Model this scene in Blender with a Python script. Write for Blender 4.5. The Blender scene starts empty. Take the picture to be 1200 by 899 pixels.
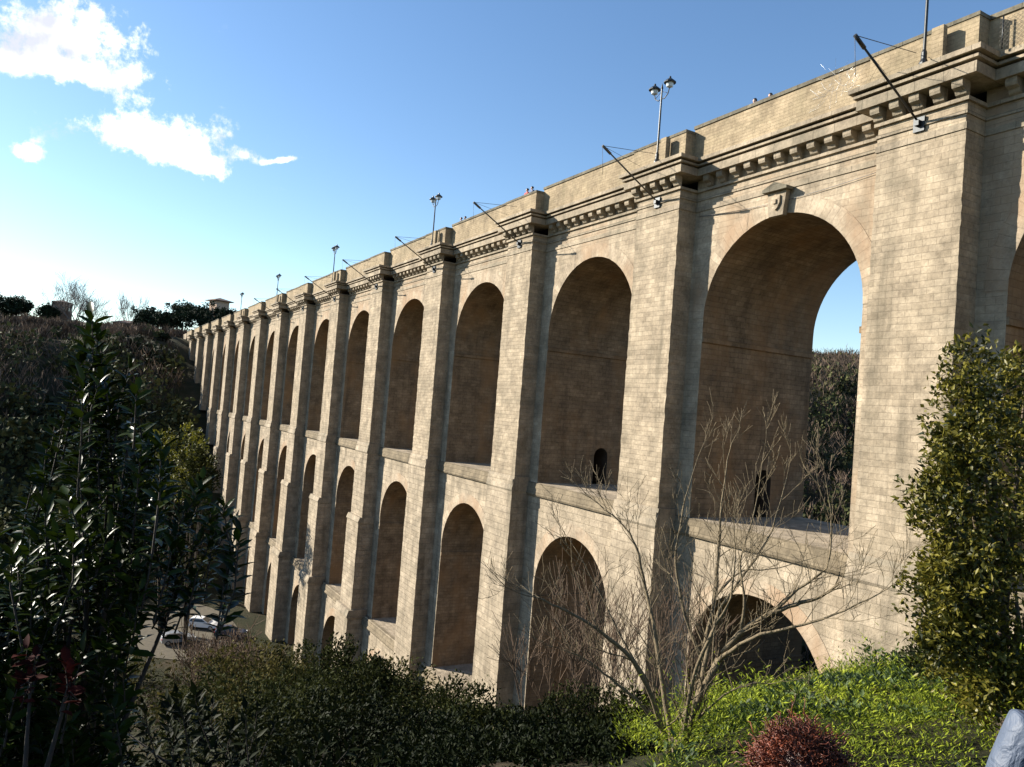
import bpy, math, random
import numpy as np
from mathutils import Vector, Matrix

S = bpy.context.scene
COL = S.collection
R = math.radians
random.seed(7)
rng = np.random.default_rng(7)

# ------------------------------------------------------------------ camera
CAM = np.array([15.9217, -26.8564, 0.0])
FWD = np.array([-0.86889318, 0.49370065, 0.03583724])
RGT = np.array([0.49494574, 0.86545031, 0.07761753])
UPV = np.array([-0.00730447, -0.08517883, 0.9963389])
cd = bpy.data.cameras.new('camera'); co = bpy.data.objects.new('camera', cd); COL.objects.link(co)
m = Matrix.Identity(4)
for i in range(3):
    m[i][0] = RGT[i]; m[i][1] = UPV[i]; m[i][2] = -FWD[i]; m[i][3] = CAM[i]
co.matrix_world = m
cd.sensor_width = 36.0; cd.lens = 36.0 * 900.46 / 1200.0
cd.clip_start = 0.1; cd.clip_end = 9000
S.camera = co

# ------------------------------------------------------------------ light
SUN_EL = R(25); SX, SY = -0.74, -0.67
sun_az = math.atan2(SX, SY)
S.view_settings.view_transform = 'Standard'
S.view_settings.look = 'None'; S.view_settings.gamma = 1; S.view_settings.use_curve_mapping = False
S.view_settings.exposure = 1.25
w = bpy.data.worlds.new('World'); S.world = w; w.use_nodes = True
nt = w.node_tree; N = nt.nodes; L = nt.links; N.clear()
out = N.new('ShaderNodeOutputWorld')
sky = N.new('ShaderNodeTexSky'); sky.sky_type = 'NISHITA'; sky.sun_disc = False
sky.sun_elevation = SUN_EL; sky.sun_rotation = sun_az % (2 * math.pi)
sky.air_density = 1.0; sky.dust_density = .22; sky.ozone_density = 1.2; sky.altitude = 300
bg = N.new('ShaderNodeBackground'); bg.inputs[1].default_value = 0.081
hs = N.new('ShaderNodeHueSaturation'); hs.inputs['Saturation'].default_value = 1.16; hs.inputs['Value'].default_value = 1.08; hs.inputs['Hue'].default_value = .502
L.new(sky.outputs[0], hs.inputs['Color']); L.new(hs.outputs[0], bg.inputs[0])
# clouds: patches of white at fixed compass bearings and heights in the sky
bgc = N.new('ShaderNodeBackground'); bgc.inputs[1].default_value = .72
tc = N.new('ShaderNodeTexCoord')
n1 = N.new('ShaderNodeTexNoise'); n1.inputs['Scale'].default_value = 21; n1.inputs['Detail'].default_value = 12; n1.inputs['Roughness'].default_value = .68
L.new(tc.outputs['Generated'], n1.inputs['Vector'])
def math_n(op, a, b=None, c=None, clamp=False):
    n = N.new('ShaderNodeMath'); n.operation = op; n.use_clamp = clamp
    for i, v in enumerate((a, b, c)):
        if v is None: continue
        if isinstance(v, (int, float)): n.inputs[i].default_value = v
        else: L.new(v, n.inputs[i])
    return n.outputs[0]
def wdir(px, py):
    d = FWD * 900.46 + RGT * (px - 600) - UPV * (py - 449.5); return d / np.linalg.norm(d)
def vdot(vec, v):
    n = N.new('ShaderNodeVectorMath'); n.operation = 'DOT_PRODUCT'; L.new(vec, n.inputs[0]); n.inputs[1].default_value = tuple(v); return n.outputs['Value']
# bearings of the clouds: centre direction, width axis, height axis (half sizes in radians)
CL = [((85, 40), (150, 62), .084, .036), ((12, 76), (80, 88), .045, .012), ((100, 86), (150, 100), .025, .008), ((180, 155), (250, 164), .066, .024), ((225, 190), (300, 212), .052, .012),
      ((28, 176), (44, 178), .016, .011), ((286, 182), (300, 186), .014, .008), ((330, 188), (345, 186), .025, .004)]
acc = None
gen = tc.outputs['Generated']
for (c, ax, a, b) in CL:
    d0 = wdir(*c); d1 = wdir(*ax); t1 = d1 - d0 * (d0 @ d1); t1 /= np.linalg.norm(t1); t2 = np.cross(d0, t1)
    u = math_n('DIVIDE', vdot(gen, t1), a); v = math_n('DIVIDE', vdot(gen, t2), b)
    s = math_n('ADD', math_n('MULTIPLY', u, u), math_n('MULTIPLY', v, v))
    s = math_n('ADD', s, math_n('MULTIPLY', math_n('LESS_THAN', vdot(gen, d0), 0), 50))
    g = math_n('POWER', 2.718, math_n('MULTIPLY', s, -.75))
    acc = g if acc is None else math_n('ADD', acc, g)
acc = math_n('MINIMUM', acc, 1.15)
cover = math_n('ADD', acc, math_n('MULTIPLY', math_n('SUBTRACT', n1.outputs[0], .5), 3.3))
mr = N.new('ShaderNodeMapRange'); mr.interpolation_type = 'SMOOTHSTEP'
L.new(cover, mr.inputs[0]); mr.inputs[1].default_value = .40; mr.inputs[2].default_value = 1.02
n2 = N.new('ShaderNodeTexNoise'); n2.inputs['Scale'].default_value = 14; n2.inputs['Detail'].default_value = 6
mp = N.new('ShaderNodeMapping'); mp.inputs['Location'].default_value = (3.1, 1.7, .4); L.new(gen, mp.inputs[0]); L.new(mp.outputs[0], n2.inputs['Vector'])
cr = N.new('ShaderNodeValToRGB'); L.new(n2.outputs[0], cr.inputs[0])
cr.color_ramp.elements[0].position = .36; cr.color_ramp.elements[0].color = (.50, .52, .60, 1)
cr.color_ramp.elements[1].position = .52; cr.color_ramp.elements[1].color = (1, .98, .95, 1)
L.new(cr.outputs[0], bgc.inputs[0])
near = math_n('MULTIPLY', mr.outputs[0], math_n('MULTIPLY', acc, 3, clamp=True))
mixw = N.new('ShaderNodeMixShader'); L.new(near, mixw.inputs[0]); L.new(bg.outputs[0], mixw.inputs[1]); L.new(bgc.outputs[0], mixw.inputs[2])
L.new(mixw.outputs[0], out.inputs[0])
sd = bpy.data.lights.new('sun', 'SUN'); sd.energy = 5.0; sd.angle = R(.5); sd.color = (1, .93, .81)
so = bpy.data.objects.new('sun', sd); COL.objects.link(so)
hd = math.hypot(SX, SY)
tosun = Vector((SX / hd * math.cos(SUN_EL), SY / hd * math.cos(SUN_EL), math.sin(SUN_EL)))
so.rotation_euler = tosun.to_track_quat('Z', 'Y').to_euler()

# ------------------------------------------------------------------ helpers
def Wp(px, py, d):
    "world point seen in the direction px,py at depth d metres"
    return CAM + d * (FWD + RGT * (px - 600) / 900.46 - UPV * (py - 449.5) / 900.46)

def tag(o, label=None, cat=None, group=None, kind=None):
    if label: o['label'] = label
    if cat: o['category'] = cat
    if group: o['group'] = group
    if kind: o['kind'] = kind
    return o

def empty(name, loc, label, cat, group=None, rz=0):
    o = bpy.data.objects.new(name, None); COL.objects.link(o); o.location = tuple(loc); o.rotation_euler = (0, 0, rz)
    o.empty_display_size = .3
    return tag(o, label, cat, group)

def copy_tree(o, parent=None):
    c = o.copy(); COL.objects.link(c); c.parent = parent
    for ch in list(o.children): copy_tree(ch, c)
    return c

class MB:
    def __init__(s): s.v = []; s.f = []; s.uv = []; s.m = []; s.smooth = []
    def face(s, pts, m=0, uv=None, smooth=False):
        i = len(s.v); s.v += [tuple(map(float, p)) for p in pts]; s.f.append(tuple(range(i, i + len(pts)))); s.m.append(m); s.smooth.append(smooth)
        if uv is None:
            a = np.array(pts, float)
            n = np.zeros(3)
            for k in range(len(a)):
                p, q = a[k], a[(k + 1) % len(a)]
                n += np.cross(p, q)
            n = np.abs(n)
            if n[2] > max(n[0], n[1]) * 1.2: uv = [(p[0], p[1]) for p in a]
            elif n[1] >= n[0]: uv = [(p[0], p[2]) for p in a]
            else: uv = [(p[1], p[2]) for p in a]
        s.uv += list(uv)
    def box(s, x0, x1, y0, y1, z0, z1, m=0):
        P = [(x0, y0, z0), (x1, y0, z0), (x1, y1, z0), (x0, y1, z0), (x0, y0, z1), (x1, y0, z1), (x1, y1, z1), (x0, y1, z1)]
        for q in ((0, 1, 5, 4), (1, 2, 6, 5), (2, 3, 7, 6), (3, 0, 4, 7), (4, 5, 6, 7), (3, 2, 1, 0)):
            s.face([P[i] for i in q], m)
    def prism_x(s, prof, x0, x1, m=0):
        "profile list of (y,z), extruded along x"
        n = len(prof)
        for i in range(n):
            a, b = prof[i], prof[(i + 1) % n]
            s.face([(x0, a[0], a[1]), (x1, a[0], a[1]), (x1, b[0], b[1]), (x0, b[0], b[1])], m)
        s.face([(x0, p[0], p[1]) for p in prof][::-1], m); s.face([(x1, p[0], p[1]) for p in prof], m)
    def prism_y(s, prof, y0, y1, m=0):
        n = len(prof)
        for i in range(n):
            a, b = prof[i], prof[(i + 1) % n]
            s.face([(a[0], y0, a[1]), (b[0], y0, b[1]), (b[0], y1, b[1]), (a[0], y1, a[1])], m)
        s.face([(p[0], y0, p[1]) for p in prof], m); s.face([(p[0], y1, p[1]) for p in prof][::-1], m)
    def tube(s, path, radii, sides=6, m=0, cap=True):
        path = [np.array(p, float) for p in path]
        rings = []
        ref = np.array([.31, .17, .93])
        for i, p in enumerate(path):
            d = path[min(i + 1, len(path) - 1)] - path[max(i - 1, 0)]
            d = d / (np.linalg.norm(d) + 1e-9)
            a = np.cross(d, ref)
            if np.linalg.norm(a) < .15: a = np.cross(d, [1, 0, 0])
            a /= np.linalg.norm(a); b = np.cross(d, a)
            r = radii[i] if hasattr(radii, '__len__') else radii
            rings.append([tuple(p + r * (math.cos(2 * math.pi * k / sides) * a + math.sin(2 * math.pi * k / sides) * b)) for k in range(sides)])
        i0 = len(s.v)
        for rg in rings: s.v += rg
        for i in range(len(rings) - 1):
            for k in range(sides):
                k2 = (k + 1) % sides
                s.f.append((i0 + i * sides + k, i0 + i * sides + k2, i0 + (i + 1) * sides + k2, i0 + (i + 1) * sides + k)); s.m.append(m); s.smooth.append(True)
                s.uv += [(k / sides, i), (k2 / sides, i), (k2 / sides, i + 1), (k / sides, i + 1)]
        if cap:
            for rg, rev in ((0, True), (len(rings) - 1, False)):
                idx = [i0 + rg * sides + k for k in range(sides)]
                s.f.append(tuple(idx[::-1] if rev else idx)); s.m.append(m); s.smooth.append(False); s.uv += [(0, 0)] * sides
    def lathe(s, c, prof, sides=12, m=0):
        "prof: list of (r,z) from bottom to top"
        for i in range(len(prof) - 1):
            (r0, z0), (r1, z1) = prof[i], prof[i + 1]
            for k in range(sides):
                a, b = 2 * math.pi * k / sides, 2 * math.pi * (k + 1) / sides
                q = [(c[0] + r0 * math.cos(a), c[1] + r0 * math.sin(a), c[2] + z0), (c[0] + r0 * math.cos(b), c[1] + r0 * math.sin(b), c[2] + z0),
                     (c[0] + r1 * math.cos(b), c[1] + r1 * math.sin(b), c[2] + z1), (c[0] + r1 * math.cos(a), c[1] + r1 * math.sin(a), c[2] + z1)]
                if r0 < 1e-5: q = [q[0], q[2], q[3]]
                elif r1 < 1e-5: q = q[:3]
                s.face(q, m, smooth=True)
    def build(s, name, mats, parent=None, origin=None):
        me = bpy.data.meshes.new(name)
        v = np.array(s.v, float)
        if origin is None and parent is not None: origin = tuple(parent.location)
        if origin is not None: v = v - np.array(origin)
        me.from_pydata([tuple(p) for p in v], [], s.f)
        uvl = me.uv_layers.new(name='UVMap')
        uvl.data.foreach_set('uv', np.array(s.uv, dtype=np.float32).ravel())
        if not isinstance(mats, (list, tuple)): mats = [mats]
        for mt in mats: me.materials.append(mt)
        me.polygons.foreach_set('material_index', s.m)
        me.polygons.foreach_set('use_smooth', s.smooth)
        me.update()
        o = bpy.data.objects.new(name, me); COL.objects.link(o)
        if parent is not None: o.parent = parent
        elif origin is not None: o.location = origin
        return o

# ------------------------------------------------------------------ materials
def newmat(name):
    mt = bpy.data.materials.new(name); mt.use_nodes = True
    n = mt.node_tree.nodes; l = mt.node_tree.links
    return mt, n, l, n['Principled BSDF']

def plain(name, col, rough=.6, metal=0, bump=0, bscale=30, var=0):
    mt, n, l, b = newmat(name)
    b.inputs['Base Color'].default_value = (*col, 1); b.inputs['Roughness'].default_value = rough; b.inputs['Metallic'].default_value = metal
    tcn = n.new('ShaderNodeTexCoord')
    nz = n.new('ShaderNodeTexNoise'); nz.inputs['Scale'].default_value = bscale; nz.inputs['Detail'].default_value = 5
    l.new(tcn.outputs['Object'], nz.inputs['Vector'])
    if bump:
        bp = n.new('ShaderNodeBump'); bp.inputs['Strength'].default_value = bump; bp.inputs['Distance'].default_value = .02
        l.new(nz.outputs[0], bp.inputs['Height']); l.new(bp.outputs[0], b.inputs['Normal'])
    v = var or .25
    rp = n.new('ShaderNodeValToRGB'); l.new(nz.outputs[0], rp.inputs[0])
    rp.color_ramp.elements[0].position = .3; rp.color_ramp.elements[0].color = (*[c * (1 - v) for c in col], 1)
    rp.color_ramp.elements[1].position = .7; rp.color_ramp.elements[1].color = (*[min(1, c * (1 + v)) for c in col], 1)
    l.new(rp.outputs[0], b.inputs['Base Color'])
    return mt

def stone(name, c1, c2, mortar, bw=.62, rh=.3, stain=.5, stain_col=(.10, .085, .06), warm=None, mort=.014, bumpd=.03, streak=1.0):
    mt, n, l, b = newmat(name)
    b.inputs['Roughness'].default_value = .95
    b.inputs['Specular IOR Level'].default_value = .2
    tcn = n.new('ShaderNodeTexCoord')
    # slightly wobbling courses
    wn = n.new('ShaderNodeTexNoise'); wn.inputs['Scale'].default_value = .9; wn.inputs['Detail'].default_value = 3; l.new(tcn.outputs['UV'], wn.inputs['Vector'])
    sub = n.new('ShaderNodeVectorMath'); sub.operation = 'SUBTRACT'; l.new(wn.outputs['Color'], sub.inputs[0]); sub.inputs[1].default_value = (.5, .5, .5)
    sc = n.new('ShaderNodeVectorMath'); sc.operation = 'SCALE'; l.new(sub.outputs[0], sc.inputs[0]); sc.inputs['Scale'].default_value = .07
    ad = n.new('ShaderNodeVectorMath'); ad.operation = 'ADD'; l.new(tcn.outputs['UV'], ad.inputs[0]); l.new(sc.outputs[0], ad.inputs[1])
    bk = n.new('ShaderNodeTexBrick'); l.new(ad.outputs[0], bk.inputs['Vector'])
    bk.inputs['Scale'].default_value = 1; bk.inputs['Brick Width'].default_value = bw; bk.inputs['Row Height'].default_value = rh
    bk.inputs['Mortar Size'].default_value = mort; bk.inputs['Mortar Smooth'].default_value = .4; bk.inputs['Bias'].default_value = 0
    bk.inputs['Color1'].default_value = (*c1, 1); bk.inputs['Color2'].default_value = (*c2, 1); bk.inputs['Mortar'].default_value = (*mortar, 1)
    def noise(scale, detail=6, rough=.6, vec=(1, 1, 1), off=0):
        mp_ = n.new('ShaderNodeMapping'); mp_.inputs['Scale'].default_value = vec; mp_.inputs['Location'].default_value = (off, off * 1.3, off * .7)
        l.new(tcn.outputs['Object'], mp_.inputs[0])
        z = n.new('ShaderNodeTexNoise'); z.inputs['Scale'].default_value = scale; z.inputs['Detail'].default_value = detail; z.inputs['Roughness'].default_value = rough
        l.new(mp_.outputs[0], z.inputs['Vector']); return z.outputs[0]
    def ramp(src, p0, p1, v0, v1):
        r = n.new('ShaderNodeMapRange'); l.new(src, r.inputs[0]); r.inputs[1].default_value = p0; r.inputs[2].default_value = p1; r.inputs[3].default_value = v0; r.inputs[4].default_value = v1
        return r.outputs[0]
    def mix(fac, a, bcol, mode='MIX'):
        q = n.new('ShaderNodeMix'); q.data_type = 'RGBA'; q.blend_type = mode
        if isinstance(fac, float): q.inputs[0].default_value = fac
        else: l.new(fac, q.inputs[0])
        for s_, v in ((6, a), (7, bcol)):
            if isinstance(v, tuple): q.inputs[s_].default_value = (*v, 1)
            else: l.new(v, q.inputs[s_])
        return q.outputs[2]
    col = bk.outputs['Color']
    # tone variation per patch and per block
    gm = noise(.9, 8, .65)
    g = n.new('ShaderNodeCombineColor'); gv = ramp(gm, .3, .7, .60, 1.32)
    for i in range(3): l.new(gv, g.inputs[i])
    col = mix(1.0, col, g.outputs[0], 'MULTIPLY')
    fm = noise(7, 6, .7, off=5)
    g2 = n.new('ShaderNodeCombineColor'); gv2 = ramp(fm, .3, .7, .76, 1.22)
    for i in range(3): l.new(gv2, g2.inputs[i])
    col = mix(1.0, col, g2.outputs[0], 'MULTIPLY')
    # long vertical rain streaks
    st = ramp(noise(1, 7, .6, (1.3, 1.3, .10), 3), .52, .74, 0, .62 * stain * streak)
    col = mix(st, col, stain_col)
    # broad dirt patches
    dp = ramp(noise(.33, 7, .7, (1, 1, 1), 11), .50, .72, 0, .55 * stain)
    col = mix(dp, col, tuple(x * 1.5 for x in stain_col))
    # horizontal soot courses (stone beds of another quarry)
    hc = ramp(noise(1, 4, .6, (.06, .06, 1.3), 7), .55, .72, 0, .35 * stain)
    col = mix(hc, col, tuple(x * 1.8 for x in stain_col))
    if warm:
        wp = ramp(noise(.42, 5, .6, (1, 1, .5), 17), .47, .66, 0, .7)
        col = mix(wp, col, warm)
    l.new(col, b.inputs['Base Color'])
    inv = n.new('ShaderNodeMath'); inv.operation = 'SUBTRACT'; inv.inputs[0].default_value = 1; l.new(bk.outputs['Fac'], inv.inputs[1])
    hh = n.new('ShaderNodeMath'); hh.operation = 'MULTIPLY_ADD'; l.new(noise(9, 6, .7, off=2), hh.inputs[0]); hh.inputs[1].default_value = 1.1; l.new(inv.outputs[0], hh.inputs[2])
    bp = n.new('ShaderNodeBump'); bp.inputs['Strength'].default_value = .75; bp.inputs['Distance'].default_value = bumpd
    l.new(hh.outputs[0], bp.inputs['Height']); l.new(bp.outputs[0], b.inputs['Normal'])
    return mt

M = {}
M['ashlar'] = stone('pale_tuff_ashlar', (0.377, 0.306, 0.218), (0.299, 0.240, 0.168), (0.284, 0.227, 0.159), .55, .26, 1.0, mort=.010, bumpd=.022)
M['wall'] = stone('pale_wall_ashlar', (0.395, 0.322, 0.233), (0.311, 0.250, 0.178), (0.293, 0.235, 0.166), .7, .3, 1.05, warm=(0.302, 0.211, 0.134), mort=.010, bumpd=.02)
M['lower'] = stone('coarse_block_stone', (0.379, 0.310, 0.225), (0.300, 0.244, 0.174), (0.266, 0.216, 0.152), .9, .44, 1.1, mort=.013, bumpd=.04)
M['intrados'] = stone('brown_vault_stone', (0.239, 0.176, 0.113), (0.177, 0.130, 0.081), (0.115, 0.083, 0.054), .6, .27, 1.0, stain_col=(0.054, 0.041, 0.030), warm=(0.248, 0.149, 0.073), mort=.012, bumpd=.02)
M['voussoir'] = stone('arch_ring_stone', (0.383, 0.310, 0.226), (0.311, 0.250, 0.178), (0.282, 0.228, 0.161), 1.6, .42, .7, warm=(0.309, 0.202, 0.123), streak=.3, mort=.010, bumpd=.02)
M['parapet'] = stone('parapet_stone', (0.325, 0.254, 0.166), (0.274, 0.213, 0.137), (0.241, 0.187, 0.119), .5, .16, .6, stain_col=(0.146, 0.128, 0.077), mort=.008, bumpd=.012)
M['mould'] = stone('moulding_stone', (0.339, 0.280, 0.203), (0.272, 0.222, 0.162), (0.182, 0.150, 0.109), 1.1, 2.0, .9, stain_col=(0.080, 0.076, 0.055))
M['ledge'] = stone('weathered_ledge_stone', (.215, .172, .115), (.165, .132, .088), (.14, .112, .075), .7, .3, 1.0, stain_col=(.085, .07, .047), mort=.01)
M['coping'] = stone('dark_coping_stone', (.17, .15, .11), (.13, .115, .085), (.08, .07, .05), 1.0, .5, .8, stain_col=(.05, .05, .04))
M['dark_iron'] = plain('dark_painted_iron', (.03, .033, .035), .45, .6)
M['pale_iron'] = plain('pale_galvanised_metal', (.45, .47, .48), .4, .7)
M['glass'] = plain('frosted_lamp_glass', (.55, .58, .6), .2)
M['void'] = plain('passage_shade_stone', (.05, .038, .028), .95)  # stone darkened in its colour to paint the shade inside the doorway recesses
M['asphalt'] = plain('road_asphalt', (.055, .055, .057), .9, bump=.4, bscale=12)

# ------------------------------------------------------------------ terrain
PX = np.array([-3000, -700, -500, -345, -300, -260, -225, -210, -195, -180, -165, -150, -135, -120, -105, -90, -75, -60, -45, -30, -15, -7, -1, 3.5, 7.5, 10, 12, 14, 16, 25, 45, 100, 3000.])
PZ = np.array([45, 45, 28, 14.5, 13.2, 13.0, 12.5, 9.0, 2, -6, -15, -23, -29, -33, -34.3, -34.2, -33.5, -30, -26.5, -21.5, -16.2, -12.4, -8.9, -6.3, -4.4, -3.35, -2.75, -2.3, -1.75, -1.0, 2, 12, 16.])
def sstep(t): t = np.clip(t, 0, 1); return t * t * (3 - 2 * t)
def terr(x, y):
    x = np.asarray(x, float); y = np.asarray(y, float)
    xb = x - .55 * np.clip(y - 22, 0, 600) * (x < 400)
    h = np.interp(xb, PX, PZ)
    h = h + 14 * sstep((y - 120) / 200) * sstep((-xb - 140) / 120)
    h = h - 3.0 * sstep((8.5 - x) / 6) * sstep((-15 - y) / 8) * sstep((x + 40) / 20)
    far = sstep((np.hypot(x - 16, y + 27) - 30) / 60)
    h = h + far * (1.6 * np.sin(x * .071 + 1.3 * np.sin(y * .05)) * np.cos(y * .063) + .7 * np.sin(x * .19 + y * .13))
    near = 1 - sstep((np.hypot(x - 16, y + 27) - 3) / 6)
    h = h + .05 * np.sin(x * 2.1 + y * 1.3) * (1 - near) + .08 * np.sin(x * .9 - y * 1.1) * (1 - near)
    # level shelf of the car park in the valley
    k = 1 - sstep((np.hypot((x + 98) * .8, (y + 12)) - 14) / 12)
    return h * (1 - k) + (-33.5) * k

def grid(c, lo, hi, s0, g):
    a = [c]; s = s0
    while a[-1] < hi: a.append(a[-1] + s); s *= g
    b = [c]; s = s0
    while b[-1] > lo: b.append(b[-1] - s); s *= g
    return np.array(sorted(set(a + b)))
gx = grid(10, -3000, 3000, .45, 1.035); gy = grid(-18, -3000, 3000, .45, 1.035)
GX, GY = np.meshgrid(gx, gy, indexing='ij'); GZ = terr(GX, GY)
nx, ny = len(gx), len(gy)
me = bpy.data.meshes.new('terrain')
idx = np.arange(nx * ny).reshape(nx, ny)
F = np.stack([idx[:-1, :-1], idx[1:, :-1], idx[1:, 1:], idx[:-1, 1:]], -1).reshape(-1, 4)
me.from_pydata(np.stack([GX, GY, GZ], -1).reshape(-1, 3).tolist(), [], F.tolist())
me.polygons.foreach_set('use_smooth', [True] * len(F))
mt, n, l, b = newmat('hillside_soil')
tcn = n.new('ShaderNodeTexCoord')
z1 = n.new('ShaderNodeTexNoise'); z1.inputs['Scale'].default_value = .25; z1.inputs['Detail'].default_value = 10; z1.inputs['Roughness'].default_value = .7
z2 = n.new('ShaderNodeTexNoise'); z2.inputs['Scale'].default_value = 3.5; z2.inputs['Detail'].default_value = 8; z2.inputs['Roughness'].default_value = .7
l.new(tcn.outputs['Object'], z1.inputs[0]); l.new(tcn.outputs['Object'], z2.inputs[0])
r1 = n.new('ShaderNodeValToRGB'); l.new(z1.outputs[0], r1.inputs[0])
e = r1.color_ramp.elements; e[0].position = .3; e[0].color = (.02, .025, .011, 1); e[1].position = .7; e[1].color = (.07, .052, .033, 1)
e2 = e.new(.5); e2.color = (.035, .034, .018, 1)
r2 = n.new('ShaderNodeMapRange'); l.new(z2.outputs[0], r2.inputs[0]); r2.inputs[3].default_value = .5; r2.inputs[4].default_value = 1.4
cc = n.new('ShaderNodeCombineColor'); [l.new(r2.outputs[0], cc.inputs[i]) for i in range(3)]
mx = n.new('ShaderNodeMix'); mx.data_type = 'RGBA'; mx.blend_type = 'MULTIPLY'; mx.inputs[0].default_value = 1; l.new(r1.outputs[0], mx.inputs[6]); l.new(cc.outputs[0], mx.inputs[7])
l.new(mx.outputs[2], b.inputs['Base Color']); b.inputs['Roughness'].default_value = 1; b.inputs['Specular IOR Level'].default_value = .1
bp = n.new('ShaderNodeBump'); bp.inputs['Distance'].default_value = .15; l.new(z2.outputs[0], bp.inputs['Height']); l.new(bp.outputs[0], b.inputs['Normal'])
me.materials.append(mt)
o = bpy.data.objects.new('terrain', me); COL.objects.link(o); tag(o, kind='structure')

# ------------------------------------------------------------------ the viaduct
P = 15.0; BW = 3.5; WY = 1.2; BACK = 9.7
KS = list(range(-3, 15))
ZA = -4.75; ZC = -22.0; ZTOP = 13.05
viad = empty('stone_viaduct', (-2, 1, -9), 'tall pale stone viaduct of two and three rows of round arches striding across the valley', 'bridge')

def arch_pts(xc, r, zs, n=32):
    return [(xc + r * math.cos(math.pi * i / n), zs + r * math.sin(math.pi * i / n)) for i in range(n + 1)]

def arch_bay(x0, x1, z0, z1, xc, r, zs, zf, y0, y1, mats, door=None, ring=.8, imp=None):
    mb = MB(); A = arch_pts(xc, r, zs)
    for y, rev in ((y0, False), (y1, True)):
        def fc(pts, m=0, uv=None):
            mb.face(pts[::-1] if rev else pts, m)
        fc([(x0, y, z0), (xc - r, y, z0), (xc - r, y, z1), (x0, y, z1)])
        fc([(xc + r, y, z0), (x1, y, z0), (x1, y, z1), (xc + r, y, z1)])
        for (a, b_) in zip(A[:-1], A[1:]):
            fc([(b_[0], y, b_[1]), (a[0], y, a[1]), (a[0], y, z1), (b_[0], y, z1)])
    # vault
    sacc = 0
    for (a, b_) in zip(A[:-1], A[1:]):
        ds = math.dist(a, b_)
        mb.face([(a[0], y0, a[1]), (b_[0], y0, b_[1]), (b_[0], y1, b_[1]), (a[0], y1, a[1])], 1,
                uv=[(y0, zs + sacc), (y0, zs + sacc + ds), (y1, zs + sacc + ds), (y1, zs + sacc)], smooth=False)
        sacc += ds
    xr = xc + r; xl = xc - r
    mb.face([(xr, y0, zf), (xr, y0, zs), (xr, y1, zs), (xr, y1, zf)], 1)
    if door:
        dy0, dy1, dz = door; rr = (dy1 - dy0) / 2; yc = (dy0 + dy1) / 2
        ap = [(yc - rr * math.cos(math.pi * i / 10), dz - rr + rr * math.sin(math.pi * i / 10)) for i in range(11)]
        mb.face([(xl, y0, zf), (xl, dy0, zf), (xl, dy0, zs), (xl, y0, zs)], 1)
        mb.face([(xl, dy1, zf), (xl, y1, zf), (xl, y1, zs), (xl, dy1, zs)], 1)
        for a, b_ in zip(ap[:-1], ap[1:]):
            mb.face([(xl, a[0], a[1]), (xl, b_[0], b_[1]), (xl, b_[0], zs), (xl, a[0], zs)], 1)
    else:
        mb.face([(xl, y0, zf), (xl, y1, zf), (xl, y1, zs), (xl, y0, zs)], 1)
    # wall faces beside opening up to the neighbours, and ends
    o_ = mb
    # arch ring, a few centimetres proud
    if ring:
        s_ = 0; yf = y0 - .018; rr = r + ring
        B = arch_pts(xc, rr, zs)
        for i in range(len(A) - 1):
            a, b_, c, d = A[i], A[i + 1], B[i + 1], B[i]
            ds = math.dist(d, c)
            mb.face([(a[0], yf, a[1]), (d[0], yf, d[1]), (c[0], yf, c[1]), (b_[0], yf, b_[1])], 2, uv=[(0, s_), (ring, s_), (ring, s_ + ds), (0, s_ + ds)])
            mb.face([(d[0], yf, d[1]), (d[0], y0, d[1]), (c[0], y0, c[1]), (c[0], yf, c[1])], 2)
            mb.face([(a[0], yf, a[1]), (b_[0], yf, b_[1]), (b_[0], y0, b_[1]), (a[0], y0, a[1])], 2)
            s_ += ds
        for sx in (-1, 1):
            xa, xb_ = xc + sx * r, xc + sx * rr
            mb.face([(xa, yf, zs), (xb_, yf, zs), (xb_, y0, zs), (xa, y0, zs)], 2)
    if imp is not None:
        for (xa, xb_) in ((xl + .001, xl + .10), (xr - .10, xr - .001)):
            mb.box(xa, xb_, y0 + .002, y1 - .002, imp, imp + .28, 1)
    return mb

def gnd(k):
    return float(terr(-P * k - 9, 0))

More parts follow.
